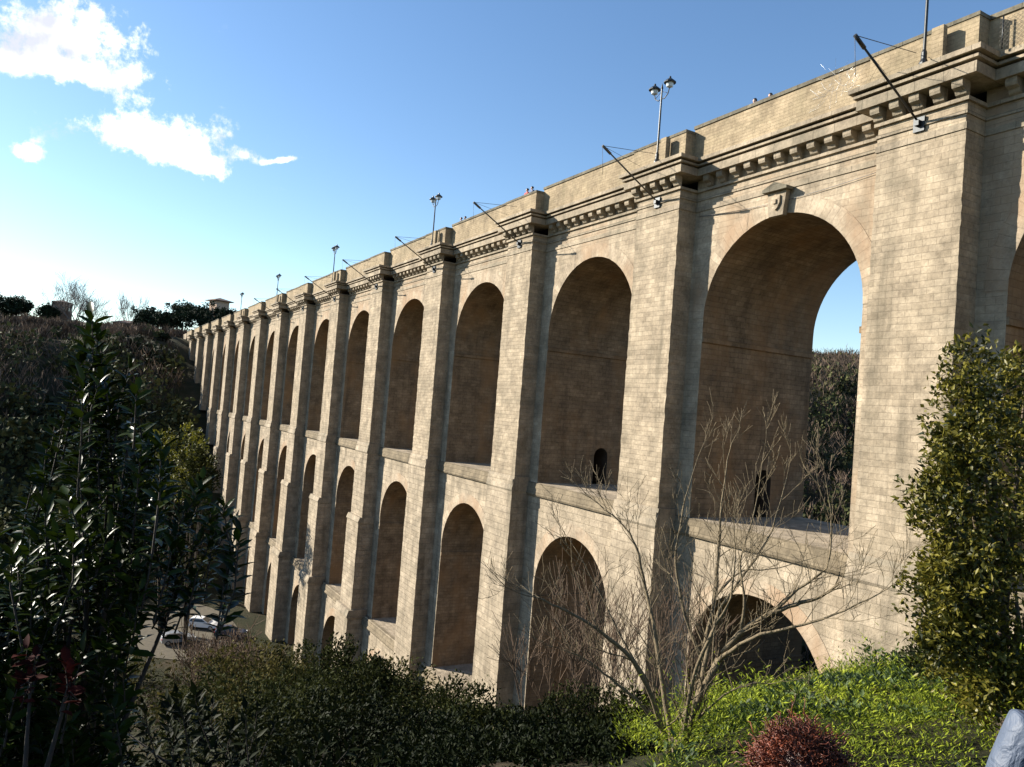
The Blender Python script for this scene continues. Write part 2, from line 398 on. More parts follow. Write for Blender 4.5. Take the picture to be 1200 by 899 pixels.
LEV = [(11.33, 11.58, .05, 4), (11.90, 12.03, .06, 4), (12.36, 12.5, .12, 4), (13.05, 13.44, .62, 4), (13.44, 13.53, .42, 4), (13.53, 13.64, .72, 4), (13.64, 13.73, .48, 4), (13.73, 13.92, .86, 4)]
def bracket_prof(f):
    return [(f, 12.5), (f - .12, 12.5), (f - .22, 12.56), (f - .28, 12.68), (f - .46, 12.76), (f - .5, 12.86), (f - .5, 13.047), (f, 13.047)]
stuffb = MB(); nbr = 0
for k in KS:
    xr = -P * k; xl = xr - BW; xw0 = xr - P; xw1 = xl           # buttress xl..xr, wall bay xw0..xw1
    xc = (xw0 + xw1) / 2
    g = gnd(k)
    # --- top tier wall and vault
    door = (5.8, 7.0, -2.15) if k in (0, 1) else None
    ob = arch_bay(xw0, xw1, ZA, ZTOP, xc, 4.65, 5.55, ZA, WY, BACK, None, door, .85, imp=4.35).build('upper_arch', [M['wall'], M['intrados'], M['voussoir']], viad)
    if door:
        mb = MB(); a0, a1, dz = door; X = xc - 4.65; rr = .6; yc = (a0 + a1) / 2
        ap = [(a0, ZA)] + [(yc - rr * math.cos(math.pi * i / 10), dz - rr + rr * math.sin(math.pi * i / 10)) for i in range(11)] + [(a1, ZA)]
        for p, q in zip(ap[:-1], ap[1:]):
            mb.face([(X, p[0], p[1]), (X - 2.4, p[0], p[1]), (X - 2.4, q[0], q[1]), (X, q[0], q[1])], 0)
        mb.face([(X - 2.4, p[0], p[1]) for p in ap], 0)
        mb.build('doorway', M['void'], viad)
    # --- middle tier
    if g > -9 and k < 0:
        mb = MB(); mb.box(xw0, xw1, WY, BACK, -20, ZA - .001); mb.build('base_wall', M['lower'], viad)
    elif g > -4.8:
        mb = MB(); mb.box(xw0, xw1, WY, BACK, min(g - 6, -12), ZA - .001); mb.build('base_wall', M['lower'], viad)
    else:
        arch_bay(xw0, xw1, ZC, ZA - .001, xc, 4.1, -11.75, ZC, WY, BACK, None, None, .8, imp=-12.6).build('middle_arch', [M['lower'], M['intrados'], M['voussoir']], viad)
        # --- bottom tier
        if g > -26:
            mb = MB(); mb.box(xw0, xw1, WY - .3, BACK + .3, ZC - 16, ZC); mb.build('base_wall', M['lower'], viad)
        else:
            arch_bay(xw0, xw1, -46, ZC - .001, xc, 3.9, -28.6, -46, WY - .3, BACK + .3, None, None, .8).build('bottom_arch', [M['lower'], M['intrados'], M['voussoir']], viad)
    if ZA - 1 > g - 3:
        mb = MB(); mb.box(xc - 4.75, xc + 4.75, WY + .01, BACK - .01, ZA - .25, ZA + .004); mb.build('arch_floor', M['lower'], viad)
    if g < -23:
        mb = MB(); mb.box(xc - 4.2, xc + 4.2, WY + .01, BACK - .01, ZC - .25, ZC + .004); mb.build('arch_floor', M['lower'], viad)
    # --- buttress, stepping out downwards; same on the back
    mb = MB()
    zt = g - 5
    stages = [(ZA + .1, 12.5, 0, 0, 0), (-12.5, ZA + .1, .14, .06, 1), (ZC + .2, -12.5, .5, .1, 1), (-46, ZC + .2, .85, .2, 1)] if k >= 4 else [(ZA + .1, 12.5, 0, 0, 0), (-46, ZA + .1, .16, .07, 1)]
    for nm, back in (('buttress', False), ('back_buttress', True)):
        mb = MB()
        for (z0, z1, off, dx, mi) in stages:
            if z1 < g - 2: break
            ya, yb = (BACK - .3, BACK + 1.2 + off) if back else (-off, WY + .3)
            if back or k > 5: mb.box(xl - dx, xr + dx, ya, yb, z0, z1, mi); continue
            hc = .26 if mi == 0 else .44; nz_ = int((z1 - z0) / hc); rj = random.Random(k * 7 + mi)
            prev = None
            for iz in range(nz_ + 1):
                z_ = z0 + (z1 - z0) * iz / nz_; J = [rj.uniform(-.018, .018) for _ in range(6)]
                cur = [(xl - dx, WY + .3, z_), (xl - dx + J[0], ya + J[1], z_), (xl + 1.1 + J[2], ya + J[2] * .5, z_), (xr - 1.1 + J[3], ya + J[3] * .5, z_), (xr + dx + J[4], ya + J[5], z_), (xr + dx, WY + .3, z_)]
                if prev:
                    for q_ in range(5): mb.face([prev[q_], prev[q_ + 1], cur[q_ + 1], cur[q_]], mi)
                prev = cur
        mb.build(nm, [M['ashlar'], M['lower']], viad)
    # --- ledges
    for (zz, wo, bo, dxx, hgt, on) in ((ZA, .2, .23, .13, .75, True), (-12.35, 0, .58, .17, .3, g < -12 and k >= 4), (ZC + .3, .55, 1.0, .32, .5, g < -22 and k >= 4), (ZC + .3, .55, 0, 0, .5, g < -22 and k < 4)):
        if not on or zz < g - 3: continue
        mb = MB()
        if wo and not (zz == ZA and g > -4.9 and k > 3):
            zf = zz - (0.3 if zz < -20 else 0)
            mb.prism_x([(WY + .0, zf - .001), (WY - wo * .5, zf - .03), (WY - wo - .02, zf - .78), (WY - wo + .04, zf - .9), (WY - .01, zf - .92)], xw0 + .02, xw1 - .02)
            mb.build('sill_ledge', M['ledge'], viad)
        mb = MB()
        if bo:
            x0, x1 = xl - dxx, xr + dxx
            mb.prism_x([(WY - .01, zz - hgt), (-bo + .06, zz - hgt), (-bo, zz - hgt + .12), (-bo + .18, zz + .3), (WY - .01, zz + .3)], x0, x1)
            mb.build('ledge', M['mould'], viad)
    # --- cornice over the wall bay and over the buttress
    mw = MB(); mbt = MB()
    for (z0, z1, off, mi) in LEV:
        mw.box(xw0 + off + .002, xw1 - off - .002, WY - off, WY + .05, z0, z1)
        mbt.box(xl - off, xr + off, -off, WY + .05, z0, z1 - .001)
    cw = mw.build('cornice', M['mould'], viad); cb = mbt.build('cornice', M['mould'], viad)
    # brackets
    def put(prof_face, xa, xb_, par):
        global nbr
        if -1 <= k <= 4 and nbr < 100:
            q = MB(); q.prism_x(bracket_prof(prof_face), xa, xb_)
            ob_ = q.build('bracket', M['mould'], None); ob_.location = (0, 0, 0)
            me_ = ob_.data; me_.transform(Matrix.Translation(-Vector(viad.location))); ob_.parent = par
            nbr += 1
        else:
            stuffb.prism_x(bracket_prof(prof_face), xa, xb_)
    nb = 11; span = (xw1 - .62) - (xw0 + .62)
    for i in range(nb):
        c = xw0 + .62 + span * (i + .5) / nb
        put(WY, c - .20, c + .20, cw)
    for i in range(5):
        c = xl - .28 + (BW + .56) * (i + .5) / 5 if i not in (0, 4) else (xl + .12 if i == 0 else xr - .12)
        put(0, c - .20, c + .20, cb)
    # --- parapets
    pt = 15.72 if k >= 0 else 15.42
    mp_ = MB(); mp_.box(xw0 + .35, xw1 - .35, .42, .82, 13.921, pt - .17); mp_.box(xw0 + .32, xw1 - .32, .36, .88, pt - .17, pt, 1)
    mp_.build('parapet', [M['parapet'], M['coping']], viad)
    mp_ = MB(); mp_.box(xw0, xw1, BACK - .3, BACK + .1, 13.921, 15.55); mp_.box(xw0, xw1, BACK - .36, BACK + .16, 15.55, 15.72, 1)
    mp_.build('back_parapet', [M['parapet'], M['coping']], viad)
    mp_ = MB(); mp_.box(xl - .4, xr + .4, -.22, .86, 13.921, 15.26); mp_.box(xl - .43, xr + .43, -.26, .9, 15.26, 15.40, 1)
    mp_.build('parapet_pier', [M['parapet'], M['coping']], viad)
    # back cornice
    mw = MB(); mw.box(xw0, xw1, BACK + .001, BACK + .7, 13.05, 13.9); mw.box(xl, xr, BACK + .701 - .7, BACK + 1.9, 13.05, 13.9)
    mw.build('back_cornice', M['mould'], viad)
sb = stuffb.build('cornice_brackets', M['mould'], viad); tag(sb, kind='stuff')
x_far, x_near = -P * KS[-1] - P, -P * KS[0]
mb = MB(); mb.box(x_far, x_near, .9, BACK - .37, 13.06, 14.75); mb.build('road_deck', M['asphalt'], viad)
# far and near end blocks of the roadway
mb = MB(); mb.box(x_far - 40, x_far, .3, BACK + .2, -4, 15.2, 0); mb.build('abutment', M['lower'], viad)
# keystone with a small hood over the nearest big arch
mb = MB(); kx, kz = -9.25, 10.2
mb.prism_y([(kx - .42, kz - .15), (kx + .42, kz - .15), (kx + .55, kz + 1.0), (kx - .55, kz + 1.0)], WY - .34, WY - .06)
ks = mb.build('keystone', M['mould'], viad)
mb = MB(); mb.prism_y([(kx - .72, kz + 1.0), (kx + .72, kz + 1.0), (kx + .72, kz + 1.14), (kx, kz + 1.42), (kx - .72, kz + 1.14)], WY - .55, WY - .06)
q = mb.build('hood', M['coping'], None); q.data.transform(Matrix.Translation(-Vector(viad.location))); q.parent = ks
mb = MB(); c = (kx, 0, kz + .48)
mb.prism_y([(kx - .26, kz + .78), (kx - .26, kz + .42), (kx - .14, kz + .2), (kx, kz + .1), (kx + .14, kz + .2), (kx + .26, kz + .42), (kx + .26, kz + .78), (kx, kz + .84)], WY - .43, WY - .34)
mb.prism_y([(kx - .09, kz + .6), (kx - .09, kz + .4), (kx + .09, kz + .4), (kx + .09, kz + .6)], WY - .5, WY - .43)
q = mb.build('crest', M['wall'], None); q.data.transform(Matrix.Translation(-Vector(viad.location))); q.parent = ks

# ------------------------------------------------------------------ lamps, struts, fence on the viaduct
LIGHT = []
def lamp(k, label, y=-.62, pale=False):
    x = -P * k - 1.35; z0 = 13.93
    e = empty('street_lamp', (x, y, z0), label, 'street lamp', 'lamps along the viaduct')
    im = M['pale_iron'] if pale else M['dark_iron']
    mb = MB(); mb.lathe((x, y, z0), [(.17, 0), (.17, .1), (.1, .25), (.1, .5), (.06, .6), (.055, 2.6), (.045, 4.1), (.07, 4.12), (.03, 4.3), (0, 4.42)], 10); mb.build('pole', im, e)
    mb = MB(); mb.box(x + .3, x + .75, y - .08, y + .15, z0, z0 + 1.25); mb.build('pedestal', M['parapet'], e)
    for s in (-1, 1):
        mb = MB()
        pth = [(x, y, z0 + 3.55), (x + s * .25, y, z0 + 3.5), (x + s * .52, y, z0 + 3.68), (x + s * .62, y, z0 + 4.0), (x + s * .62, y, z0 + 4.06)]
        mb.tube(pth, .028, 6); mb.tube([(x, y, z0 + 3.95), (x + s * .3, y, z0 + 3.82), (x + s * .5, y, z0 + 3.7)], .015, 5)
        mb.build('arm', im, e)
        c = (x + s * .62, y, z0 + 3.95)
        mb = MB(); mb.lathe(c, [(.05, 0), (.17, .06), (.2, .2), (.19, .3)], 12); g_ = mb.build('lantern', M['glass'], e)
        mb = MB(); mb.lathe(c, [(.19, .3), (.33, .27), (.33, .32), (.16, .46), (.07, .52), (.05, .62), (0, .66)], 12)
        q = mb.build('hood', im, None, origin=e.location); q.location = (0, 0, 0); q.parent = g_
    return e
ordn = {0: 'nearest dark two-armed lamp at the top right, its lanterns above the picture edge', 1: 'dark two-lantern lamp rising from the second buttress from the right', 3: 'dark two-lantern lamp in the middle of the skyline of the bridge', 5: 'small dark lamp on the bridge left of the middle, third lantern pair from the right',
        7: 'tiny two-lantern lamp near the far end, beside the tower house', 9: 'farthest tiny lamp on the bridge, nearest to the hilltop tower house'}
for k, lb in ordn.items(): lamp(k, lb)
x = 1.9; e = empty('mast', (-.45, BACK - .9, 14.75), 'thin pale mast behind the parapet at the top right corner', 'pole')
mb = MB(); mb.tube([(-.45, BACK - .9, 14.75), (-.45, BACK - .9, 24)], [.06, .04], 8); mb.lathe((-.45, BACK - .9, 14.75), [(.14, 0), (.14, .05), (.07, .12), (.06, .3)], 10); mb.build('pole', M['pale_iron'], e)

mats_cable = plain('steel_cable', (.09, .09, .09), .5, .5)
M['strut_iron'] = plain('weathered_strut_iron', (.085, .075, .06), .6, .3)
def strut(k, label):
    x = -P * k - 1.75
    e = empty('net_strut', (x, 0, 12.0), label, 'strut', 'inclined struts under the cornice')
    b0 = np.array([x, -.02, 12.0]); t0 = np.array([x - .1, -3.9, 14.25])
    mb = MB(); mb.tube([b0 + (t0 - b0) * .02, b0 + (t0 - b0) * .5, t0], [.04, .045, .04], 8)
    mb.tube([b0 + (t0 - b0) * .86, b0 + (t0 - b0) * 1.0], .075, 8)
    mb.build('strut_arm', M['dark_iron'] if k == 0 else M['strut_iron'], e)
    mb = MB(); mb.box(x - .22, x + .22, -.09, -.003, 11.7, 12.25); mb.box(x - .09, x + .09, -.25, -.09, 11.9, 12.1); mb.build('wall_plate', M['dark_iron'], e)
    mb = MB(); mb.tube([t0, (x, -.5, 14.6)], .014, 4); mb.tube([t0, (x - 1.2, -.5, 14.2)], .010, 4); mb.tube([t0 + (0, 0, -.05), t0 + (0.05, .1, -1.5)], .01, 4)
    mb.build('stay_cable', mats_cable, e)
sl = ['nearest dark strut sticking out under the cornice at the top right', 'dark strut leaning out of the second buttress, left of its lamp', 'strut leaning out of the third buttress from the right', 'small strut on the fourth buttress left of the skyline lamp',
      'tiny strut beside the third lamp from the right', 'tiny strut on the sixth buttress from the right', 'tiny strut on the seventh buttress from the right', 'farthest visible tiny strut near the far lamps']
for k, lb in enumerate(sl): strut(k, lb)
# loose safety net gathered at the nearest strut
mb = MB()
for i in range(40):
    a = random.random(); p0 = np.array([-4.6 + random.uniform(-.9, .5), -.75 + random.uniform(-.2, .2), 14.0 + random.random() * 1.0]);
    p1 = p0 + np.array([random.uniform(-.8, .8), random.uniform(-.3, .1), random.uniform(-.7, .6)]); pm = (p0 + p1) / 2 + np.array([0, 0, -.15])
    mb.tube([p0, pm, p1], .004, 3)
o = mb.build('safety_net', M['pale_iron'], None, origin=(-4.6, -.7, 14)); tag(o, 'pale loose netting bunched on the parapet beside the nearest strut', 'net')
e = empty('wall_cable', (-9.2, 1.1, 11), 'thin dark cable strung loosely along the wall above the big arch', 'cable')
mb = MB(); mb.tube([(-14.7 + 11 * t, 1.12, 11.05 - .55 * math.sin(math.pi * t) * .5) for t in np.linspace(0, 1, 12)], .014, 4); mb.build('cable', mats_cable, e)
# wire mesh along the parapet at the right edge
e = empty('mesh_fence', (5, .3, 13.93), 'wire mesh fence along the parapet at the top right edge of the picture', 'fence')
mb = MB(); x0, x1, z0, z1 = .9, 11.2, 13.95, 15.0; y = .16; st = .16
xx = x0 - (z1 - z0)
while xx < x1:
    for s in (1, -1):
        a = (xx, z0) if s == 1 else (xx, z1); b_ = (xx + (z1 - z0), z1 if s == 1 else z0)
        xa = max(a[0], x0); xb_ = min(b_[0], x1)
        za = a[1] + s * (xa - a[0]); zb = a[1] + s * (xb_ - a[0])
        if xb_ > xa: mb.tube([(xa, y, za), (xb_, y, zb)], .006, 3, cap=False)
    xx += st
mb.build('wire_mesh', M['strut_iron'], e)
for xx in (1.0, 3.5, 6.0, 8.5, 11.1):
    mb = MB(); mb.tube([(xx, y + .02, 13.93), (xx, y + .02, 15.1)], .03, 6); mb.build('post', M['dark_iron'], e)

# ------------------------------------------------------------------ foliage tools
def leafmat(name, c0, c1, rough=.5, trans=.25, spec=.5, scale=3.0, coat=0):
    mt, n, l, b = newmat(name)
    tcn = n.new('ShaderNodeTexCoord')
    at = n.new('ShaderNodeAttribute'); at.attribute_name = 'tint'
    nz = n.new('ShaderNodeTexNoise'); nz.inputs['Scale'].default_value = scale; nz.inputs['Detail'].default_value = 3
    l.new(tcn.outputs['Object'], nz.inputs['Vector'])
    md = n.new('ShaderNodeMath'); md.operation = 'MULTIPLY_ADD'; l.new(nz.outputs[0], md.inputs[0]); md.inputs[1].default_value = .9
    ml = n.new('ShaderNodeMath'); ml.operation = 'MULTIPLY_ADD'; l.new(at.outputs['Fac'], ml.inputs[0]); ml.inputs[1].default_value = .75; ml.inputs[2].default_value = -.3
    l.new(ml.outputs[0], md.inputs[2])
    rp = n.new('ShaderNodeValToRGB'); l.new(md.outputs[0], rp.inputs[0])
    rp.color_ramp.elements[0].position = .15; rp.color_ramp.elements[0].color = (*c0, 1)
    rp.color_ramp.elements[1].position = .85; rp.color_ramp.elements[1].color = (*c1, 1)
    l.new(rp.outputs[0], b.inputs['Base Color']); b.inputs['Roughness'].default_value = rough; b.inputs['Specular IOR Level'].default_value = spec
    tr = n.new('ShaderNodeBsdfTranslucent'); l.new(rp.outputs[0], tr.inputs[0])
    mxs = n.new('ShaderNodeMixShader'); mxs.inputs[0].default_value = trans
    l.new(b.outputs[0], mxs.inputs[1]); l.new(tr.outputs[0], mxs.inputs[2]); l.new(mxs.outputs[0], n['Material Output'].inputs[0])
    return mt

def rand_unit(n):
    v = rng.normal(size=(n, 3)); return v / np.linalg.norm(v, axis=1, keepdims=True)

def leaves_mesh(name, C, D, Nn, length, width, mats, parent=None, origin=(0, 0, 0), mi=None, detailed=False, tint=None):
    """C centres of leaf bases, D growth directions, Nn approximate normals, all (n,3) world"""
    n = len(C)
    D = D / np.linalg.norm(D, axis=1, keepdims=True)
    Sd = np.cross(D, Nn); Sd /= (np.linalg.norm(Sd, axis=1, keepdims=True) + 1e-9); U = np.cross(Sd, D)
    ln = np.broadcast_to(np.asarray(length, float), (n,))[:, None]; wd = np.broadcast_to(np.asarray(width, float), (n,))[:, None]
    C = C - np.array(origin)
    if not detailed:
        V = np.stack([C, C + D * ln * .45 + Sd * wd * .5 + U * wd * .12, C + D * ln + U * -ln * .08, C + D * ln * .45 - Sd * wd * .5 + U * wd * .12], 1).reshape(-1, 3)
        i = np.arange(n)[:, None] * 4
        F = np.concatenate([i + np.array([[0, 1, 2]]), i + np.array([[0, 2, 3]])], 0); nv = 3
        F = np.stack([i + np.array([[0, 1, 2]]), i + np.array([[0, 2, 3]])], 1).reshape(-1, 3); per = 2; nvl = 4
    else:
        def P_(t, s, u): return C + D * ln * t + Sd * wd * s + U * (wd * u - ln * .16 * t * t)
        V = np.stack([P_(0, 0, 0), P_(.28, .42, .16), P_(.65, .42, .16), P_(1, 0, 0), P_(.65, -.42, .16), P_(.28, -.42, .16), P_(.28, 0, 0), P_(.65, 0, 0)], 1).reshape(-1, 3)
        i = np.arange(n)[:, None] * 8
        tri = np.array([[0, 1, 6], [1, 2, 7], [1, 7, 6], [2, 3, 7], [0, 6, 5], [6, 7, 4], [6, 4, 5], [7, 3, 4]])
        F = (i[:, :, None] + tri[None]).reshape(-1, 3); per = 8; nvl = 8
    me = bpy.data.meshes.new(name)
    me.vertices.add(len(V)); me.vertices.foreach_set('co', V.astype(np.float32).ravel())
    me.loops.add(len(F) * 3); me.loops.foreach_set('vertex_index', F.astype(np.int32).ravel())
    me.polygons.add(len(F)); me.polygons.foreach_set('loop_start', np.arange(0, len(F) * 3, 3, dtype=np.int32))
    if not isinstance(mats, (list, tuple)): mats = [mats]
    for m_ in mats: me.materials.append(m_)
    if mi is not None: me.polygons.foreach_set('material_index', np.repeat(np.asarray(mi, np.int32), per))
    me.update(calc_edges=True)
    at = me.attributes.new('tint', 'FLOAT', 'POINT'); at.data.foreach_set('value', np.repeat(rng.random(n) if tint is None else tint, nvl).astype(np.float32))
    if detailed: me.polygons.foreach_set('use_smooth', [True] * len(F))
    o = bpy.data.objects.new(name, me); COL.objects.link(o)
    if parent is not None: o.parent = parent
    else: o.location = tuple(origin)
    return o

def clump_points(center, rad, nclump, nleaf, spread, hollow=.35, squash_noise=.25, flat_bottom=False):
    "leaf points gathered in clumps through an uneven ellipsoid volume"
    d = rand_unit(nclump); t = hollow + (1 - hollow) * rng.random(nclump) ** .6
    # uneven outline
    k1, k2 = rng.normal(size=(2, 3)) * 2.2
    bump_ = 1 + squash_noise * np.sin(d @ k1 * 1.7 + 1) + squash_noise * .7 * np.sin(d @ k2 * 3.1)
    if flat_bottom: d[:, 2] = np.abs(d[:, 2]) * np.where(rng.random(nclump) < .8, 1, -.3)
    c = np.array(center) + d * (t * bump_)[:, None] * np.array(rad)
    sz = spread * (.6 + .8 * rng.random(nclump))
    p = np.repeat(c, nleaf, 0) + rand_unit(nclump * nleaf) * (np.repeat(sz, nleaf) * rng.random(nclump * nleaf) ** .5)[:, None]
    out_ = p - np.array(center); 
    return p, out_

def branch(mb, p, d, length, r, depth, bend=.25, kids=3, gravity=0.0, up=.15, minr=.002, sides=5, spread=.6):
    n = 4 if depth > 0 else 3
    path = [np.array(p, float)]; dd = np.array(d, float); dd /= np.linalg.norm(dd)
    for i in range(n):
        dd = dd + rng.normal(size=3) * bend * .5 + np.array([0, 0, up * .3 - gravity]); dd /= np.linalg.norm(dd)
        path.append(path[-1] + dd * length / n)
    rad = [max(minr, r * (1 - .6 * i / n)) for i in range(n + 1)]
    mb.tube(path, rad, max(3, sides), cap=False)
    if depth <= 0: return
    for j in range(kids):
        t = .35 + .65 * (j + rng.random()) / kids; i = min(n - 1, int(t * n)); f_ = t * n - i
        q = path[i] * (1 - f_) + path[i + 1] * min(1, f_)
        s = rand_unit(1)[0]; base = path[i + 1] - path[i]; base /= np.linalg.norm(base)
        nd = base * (1 - spread * .5) + s * spread + np.array([0, 0, up])
        branch(mb, q, nd, length * (.5 + .25 * rng.random()), rad[i] * .6, depth - 1, bend, kids, gravity, up, minr, max(3, sides - 1), spread)

G = {}
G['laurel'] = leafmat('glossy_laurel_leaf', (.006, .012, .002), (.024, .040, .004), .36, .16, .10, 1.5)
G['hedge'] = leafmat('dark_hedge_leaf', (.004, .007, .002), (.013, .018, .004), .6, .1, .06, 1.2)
G['holm'] = leafmat('evergreen_oak_leaf', (.016, .024, .006), (.19, .165, .022), .45, .25, .3, 2.4)
G['shrub'] = leafmat('mid_green_shrub_leaf', (.006, .009, .003), (.040, .045, .011), .7, .2, .06, .9)
G['olive'] = leafmat('olive_brown_shrub_leaf', (.025, .024, .008), (.11, .095, .028), .8, .2, .06, .8)
G['yellow'] = leafmat('yellow_green_leaf', (.05, .06, .008), (.17, .16, .017), .6, .3, .3, .6)
G['weed'] = leafmat('bright_weed_leaf', (.06, .095, .010), (.40, .46, .035), .6, .4, .2, 1.6)
G['weed2'] = leafmat('bluish_weed_leaf', (.02, .04, .008), (.07, .11, .02), .6, .25, .4, 1.4)
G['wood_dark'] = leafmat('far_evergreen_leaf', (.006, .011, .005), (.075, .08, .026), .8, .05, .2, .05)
G['wood_brown'] = leafmat('far_bare_twigs', (.028, .022, .018), (.18, .13, .095), .9, .05, .1, .09)
G['pine'] = leafmat('pine_needles', (.008, .016, .008), (.022, .036, .016), .8, .05, .2, .1)
G['red'] = leafmat('reddish_leaf', (.012, .003, .003), (.05, .009, .007), .7, .15, .05, 2)
B_ = {}
B_['bark'] = plain('brown_bark', (.10, .075, .05), .95, bump=.5, bscale=40)
B_['pale'] = plain('pale_lit_bark', (.145, .11, .062), .9, bump=.4, bscale=60, var=.4)
B_['red'] = plain('reddish_twig_bark', (.11, .072, .045), .95)
B_['far'] = plain('grey_far_bark', (.16, .14, .13), .95)
B_['dark'] = plain('dark_bark', (.035, .028, .022), .95)

def shrub(name, label, cat, px, py, d, rx, rz, mat, nclump, nleaf, lsize, spread=None, group=None, trunk=True, ry=None, flat=False, bark='bark'):
    c = Wp(px, py, d) if not isinstance(px, tuple) else np.array(px)
    gz = float(terr(c[0], c[1]))
    base = (c[0], c[1], min(gz, c[2] - .2) - .05)
    e = empty(name, base, label, cat, group)
    spread = spread or rx * .3
    p, o_ = clump_points(c, (rx, ry or rx, rz), nclump, nleaf, spread, flat_bottom=flat)
    n_ = len(p)
    D = rand_unit(n_) * .8 + o_ / (np.linalg.norm(o_, axis=1, keepdims=True) + 1e-6) * .6 + np.array([0, 0, .2])
    Nn = rand_unit(n_) + np.array([0, 0, .8])
    leaves_mesh('crown', p, D, Nn, lsize * (.6 + .8 * rng.random(n_)), lsize * .5 * (.7 + .6 * rng.random(n_)), mat, e, base)
    mb = MB()
    for j in range(5):
        t = c + rand_unit(1)[0] * np.array([rx, rx, rz]) * .55; b0 = np.array(base) + np.array([random.uniform(-.1, .1) * rx, random.uniform(-.1, .1) * rx, 0])
        mid = (b0 + t) / 2 + rand_unit(1)[0] * rx * .1
        mb.tube([b0, mid, t], [.05 * rx + .01, .035 * rx + .008, .006 * rx + .003], 6)
    mb.build('trunk', B_[bark], e)
    return e

# ------------------------------------------------------------------ far woods (one mass)
def in_bridge(x, y, pad=3): return (x > -232) & (y > -2 - pad) & (y < BACK + 2 + pad)
def scatter(n, x0, x1, y0, y1, cond):
    x = rng.uniform(x0, x1, n); y = rng.uniform(y0, y1, n); k = cond(x, y) & ~in_bridge(x, y); return x[k], y[k]
cx, cy = scatter(17000, -400, 20, -170, 400, lambda x, y: ((x - .55 * np.clip(y - 22, 0, 600) < -118) | (y > 45)) & ~((np.hypot(x + 98, y + 12) < 20)))
cz = terr(cx, cy); nT = len(cx)
hh = rng.uniform(2.4, 5.0, nT) ; dd_ = np.hypot(cx - 16, cy + 27); hh = np.where(cy < 30, np.minimum(hh, np.maximum((.052 * dd_ - cz) / 2.1, 1.2)), hh); kinds = (rng.random(nT) + .5 * np.sin(cx * .03 + cy * .021) > .42)
per = 75
cr_ = np.repeat(np.stack([cx, cy, cz + hh * .95], 1), per, 0)
rad = np.repeat(np.stack([hh * .95, hh * .95, hh], 1), per, 0)
du = rand_unit(nT * per); pts = cr_ + du * rad * (.45 + .6 * rng.random((nT * per, 1)) ** .7) * (1 + .25 * np.sin(du * 4 + cr_))
mi = np.repeat((~kinds).astype(int), per)
ls = np.where(mi == 0, rng.uniform(.7, 1.5, nT * per), rng.uniform(1.0, 2.6, nT * per)); wdt = np.where(mi == 0, ls * .7, ls * .09)
Dv = np.where(mi[:, None] == 0, rand_unit(nT * per) + np.array([0, 0, .2]), rand_unit(nT * per) * .55 + np.array([0, 0, .9]))
o = leaves_mesh('woodland', pts, Dv, rand_unit(nT * per) + du * .8, ls, wdt, [G['wood_dark'], G['wood_brown']], None, (-200, 0, 0), mi, tint=np.clip(np.repeat(rng.random(nT) * 1.15, per) * .85 + .2 * rng.random(nT * per), 0, 1.2))
tag(o, 'dark winter woods covering the far valley side', 'woods', kind='stuff')
# undergrowth on the near slopes below the bridge
cx, cy = scatter(1500, -112, 6, -75, 60, lambda x, y: ((x < -12) | ((x < 2) & (y < -12) & (y > -60))) & ~((np.hypot((x + 98) * .8, y + 12) < 13)) & ((y < -4) | (y > 14)))
cz = terr(cx, cy); nT = len(cx); hh = rng.uniform(.6, 1.9, nT) * np.clip((16 - cx) / 60, .45, 1.25); kinds = rng.random(nT)
per = 150
cr_ = np.repeat(np.stack([cx, cy, cz + hh * .5], 1), per, 0); rad = np.repeat(np.stack([hh * 1.2, hh * 1.2, hh], 1), per, 0)
du = rand_unit(nT * per); pts = cr_ + du * rad * (.35 + .65 * rng.random((nT * per, 1)) ** .6)
mi = np.repeat(np.where(kinds < .5, 0, np.where(kinds < .8, 1, 2)), per)
ls = rng.uniform(.14, .36, nT * per) * np.repeat(np.clip((16 - cx) / 55, .5, 1.6), per); wdt = np.where(mi == 2, ls * .12, ls * .55); ls = np.where(mi == 2, ls * 2.4, ls)
o = leaves_mesh('undergrowth', pts, rand_unit(nT * per) + np.array([0, 0, .5]), rand_unit(nT * per) + du, ls, wdt, [G['shrub'], G['olive'], G['wood_brown']], None, (-60, -20, -20), mi, tint=np.repeat(rng.random(nT), per) * .7 + .3 * rng.random(nT * per))
tag(o, 'brambles and low scrub on the slopes under the bridge', 'undergrowth', kind='stuff')

# ------------------------------------------------------------------ skyline on the far hill
def bare_tree(label, base, h, r, depth=4, kids=4, mat='far', name='bare_tree', group=None, minr=.035, spread=.55, nst=1, lean=None, cat='tree', up=.3):
    e = empty(name, base, label, cat, group)
    mb = MB()
    b0 = np.array(base, float); top = b0 + np.array([0, 0, h * .35])
    mb.tube([b0, (b0 + top) / 2 + rng.normal(size=3) * h * .01, top], [r * 1.3, r, r * .85], 7)
    mb.build('trunk', B_[mat], e)
    mb = MB()
    for j in range(6):
        d = rand_unit(1)[0] * spread + np.array([0, 0, .9]); st = b0 + (top - b0) * (.6 + .4 * j / 5)
        branch(mb, st, d, h * .42, r * .6, depth - 1, .22, kids, 0, up, minr, 5, spread)
    mb.build('crown', B_[mat], e)
    return e
def gpt(px, d, dz=-.3):
    p = Wp(px, 400, d); return (p[0], p[1], float(terr(p[0], p[1])) + dz)
bare_tree('large pale bare tree standing out on the left skyline', gpt(86, 300), 22, .4, 4, 6, spread=.75)
bare_tree('small bare tree on the skyline between the leafy shoot and the pines', gpt(149, 305), 18, .25, 4, 4, group=None)
bare_tree('thin bare tree left of the small skyline tree', gpt(128, 310), 15, .2, 3, 4)
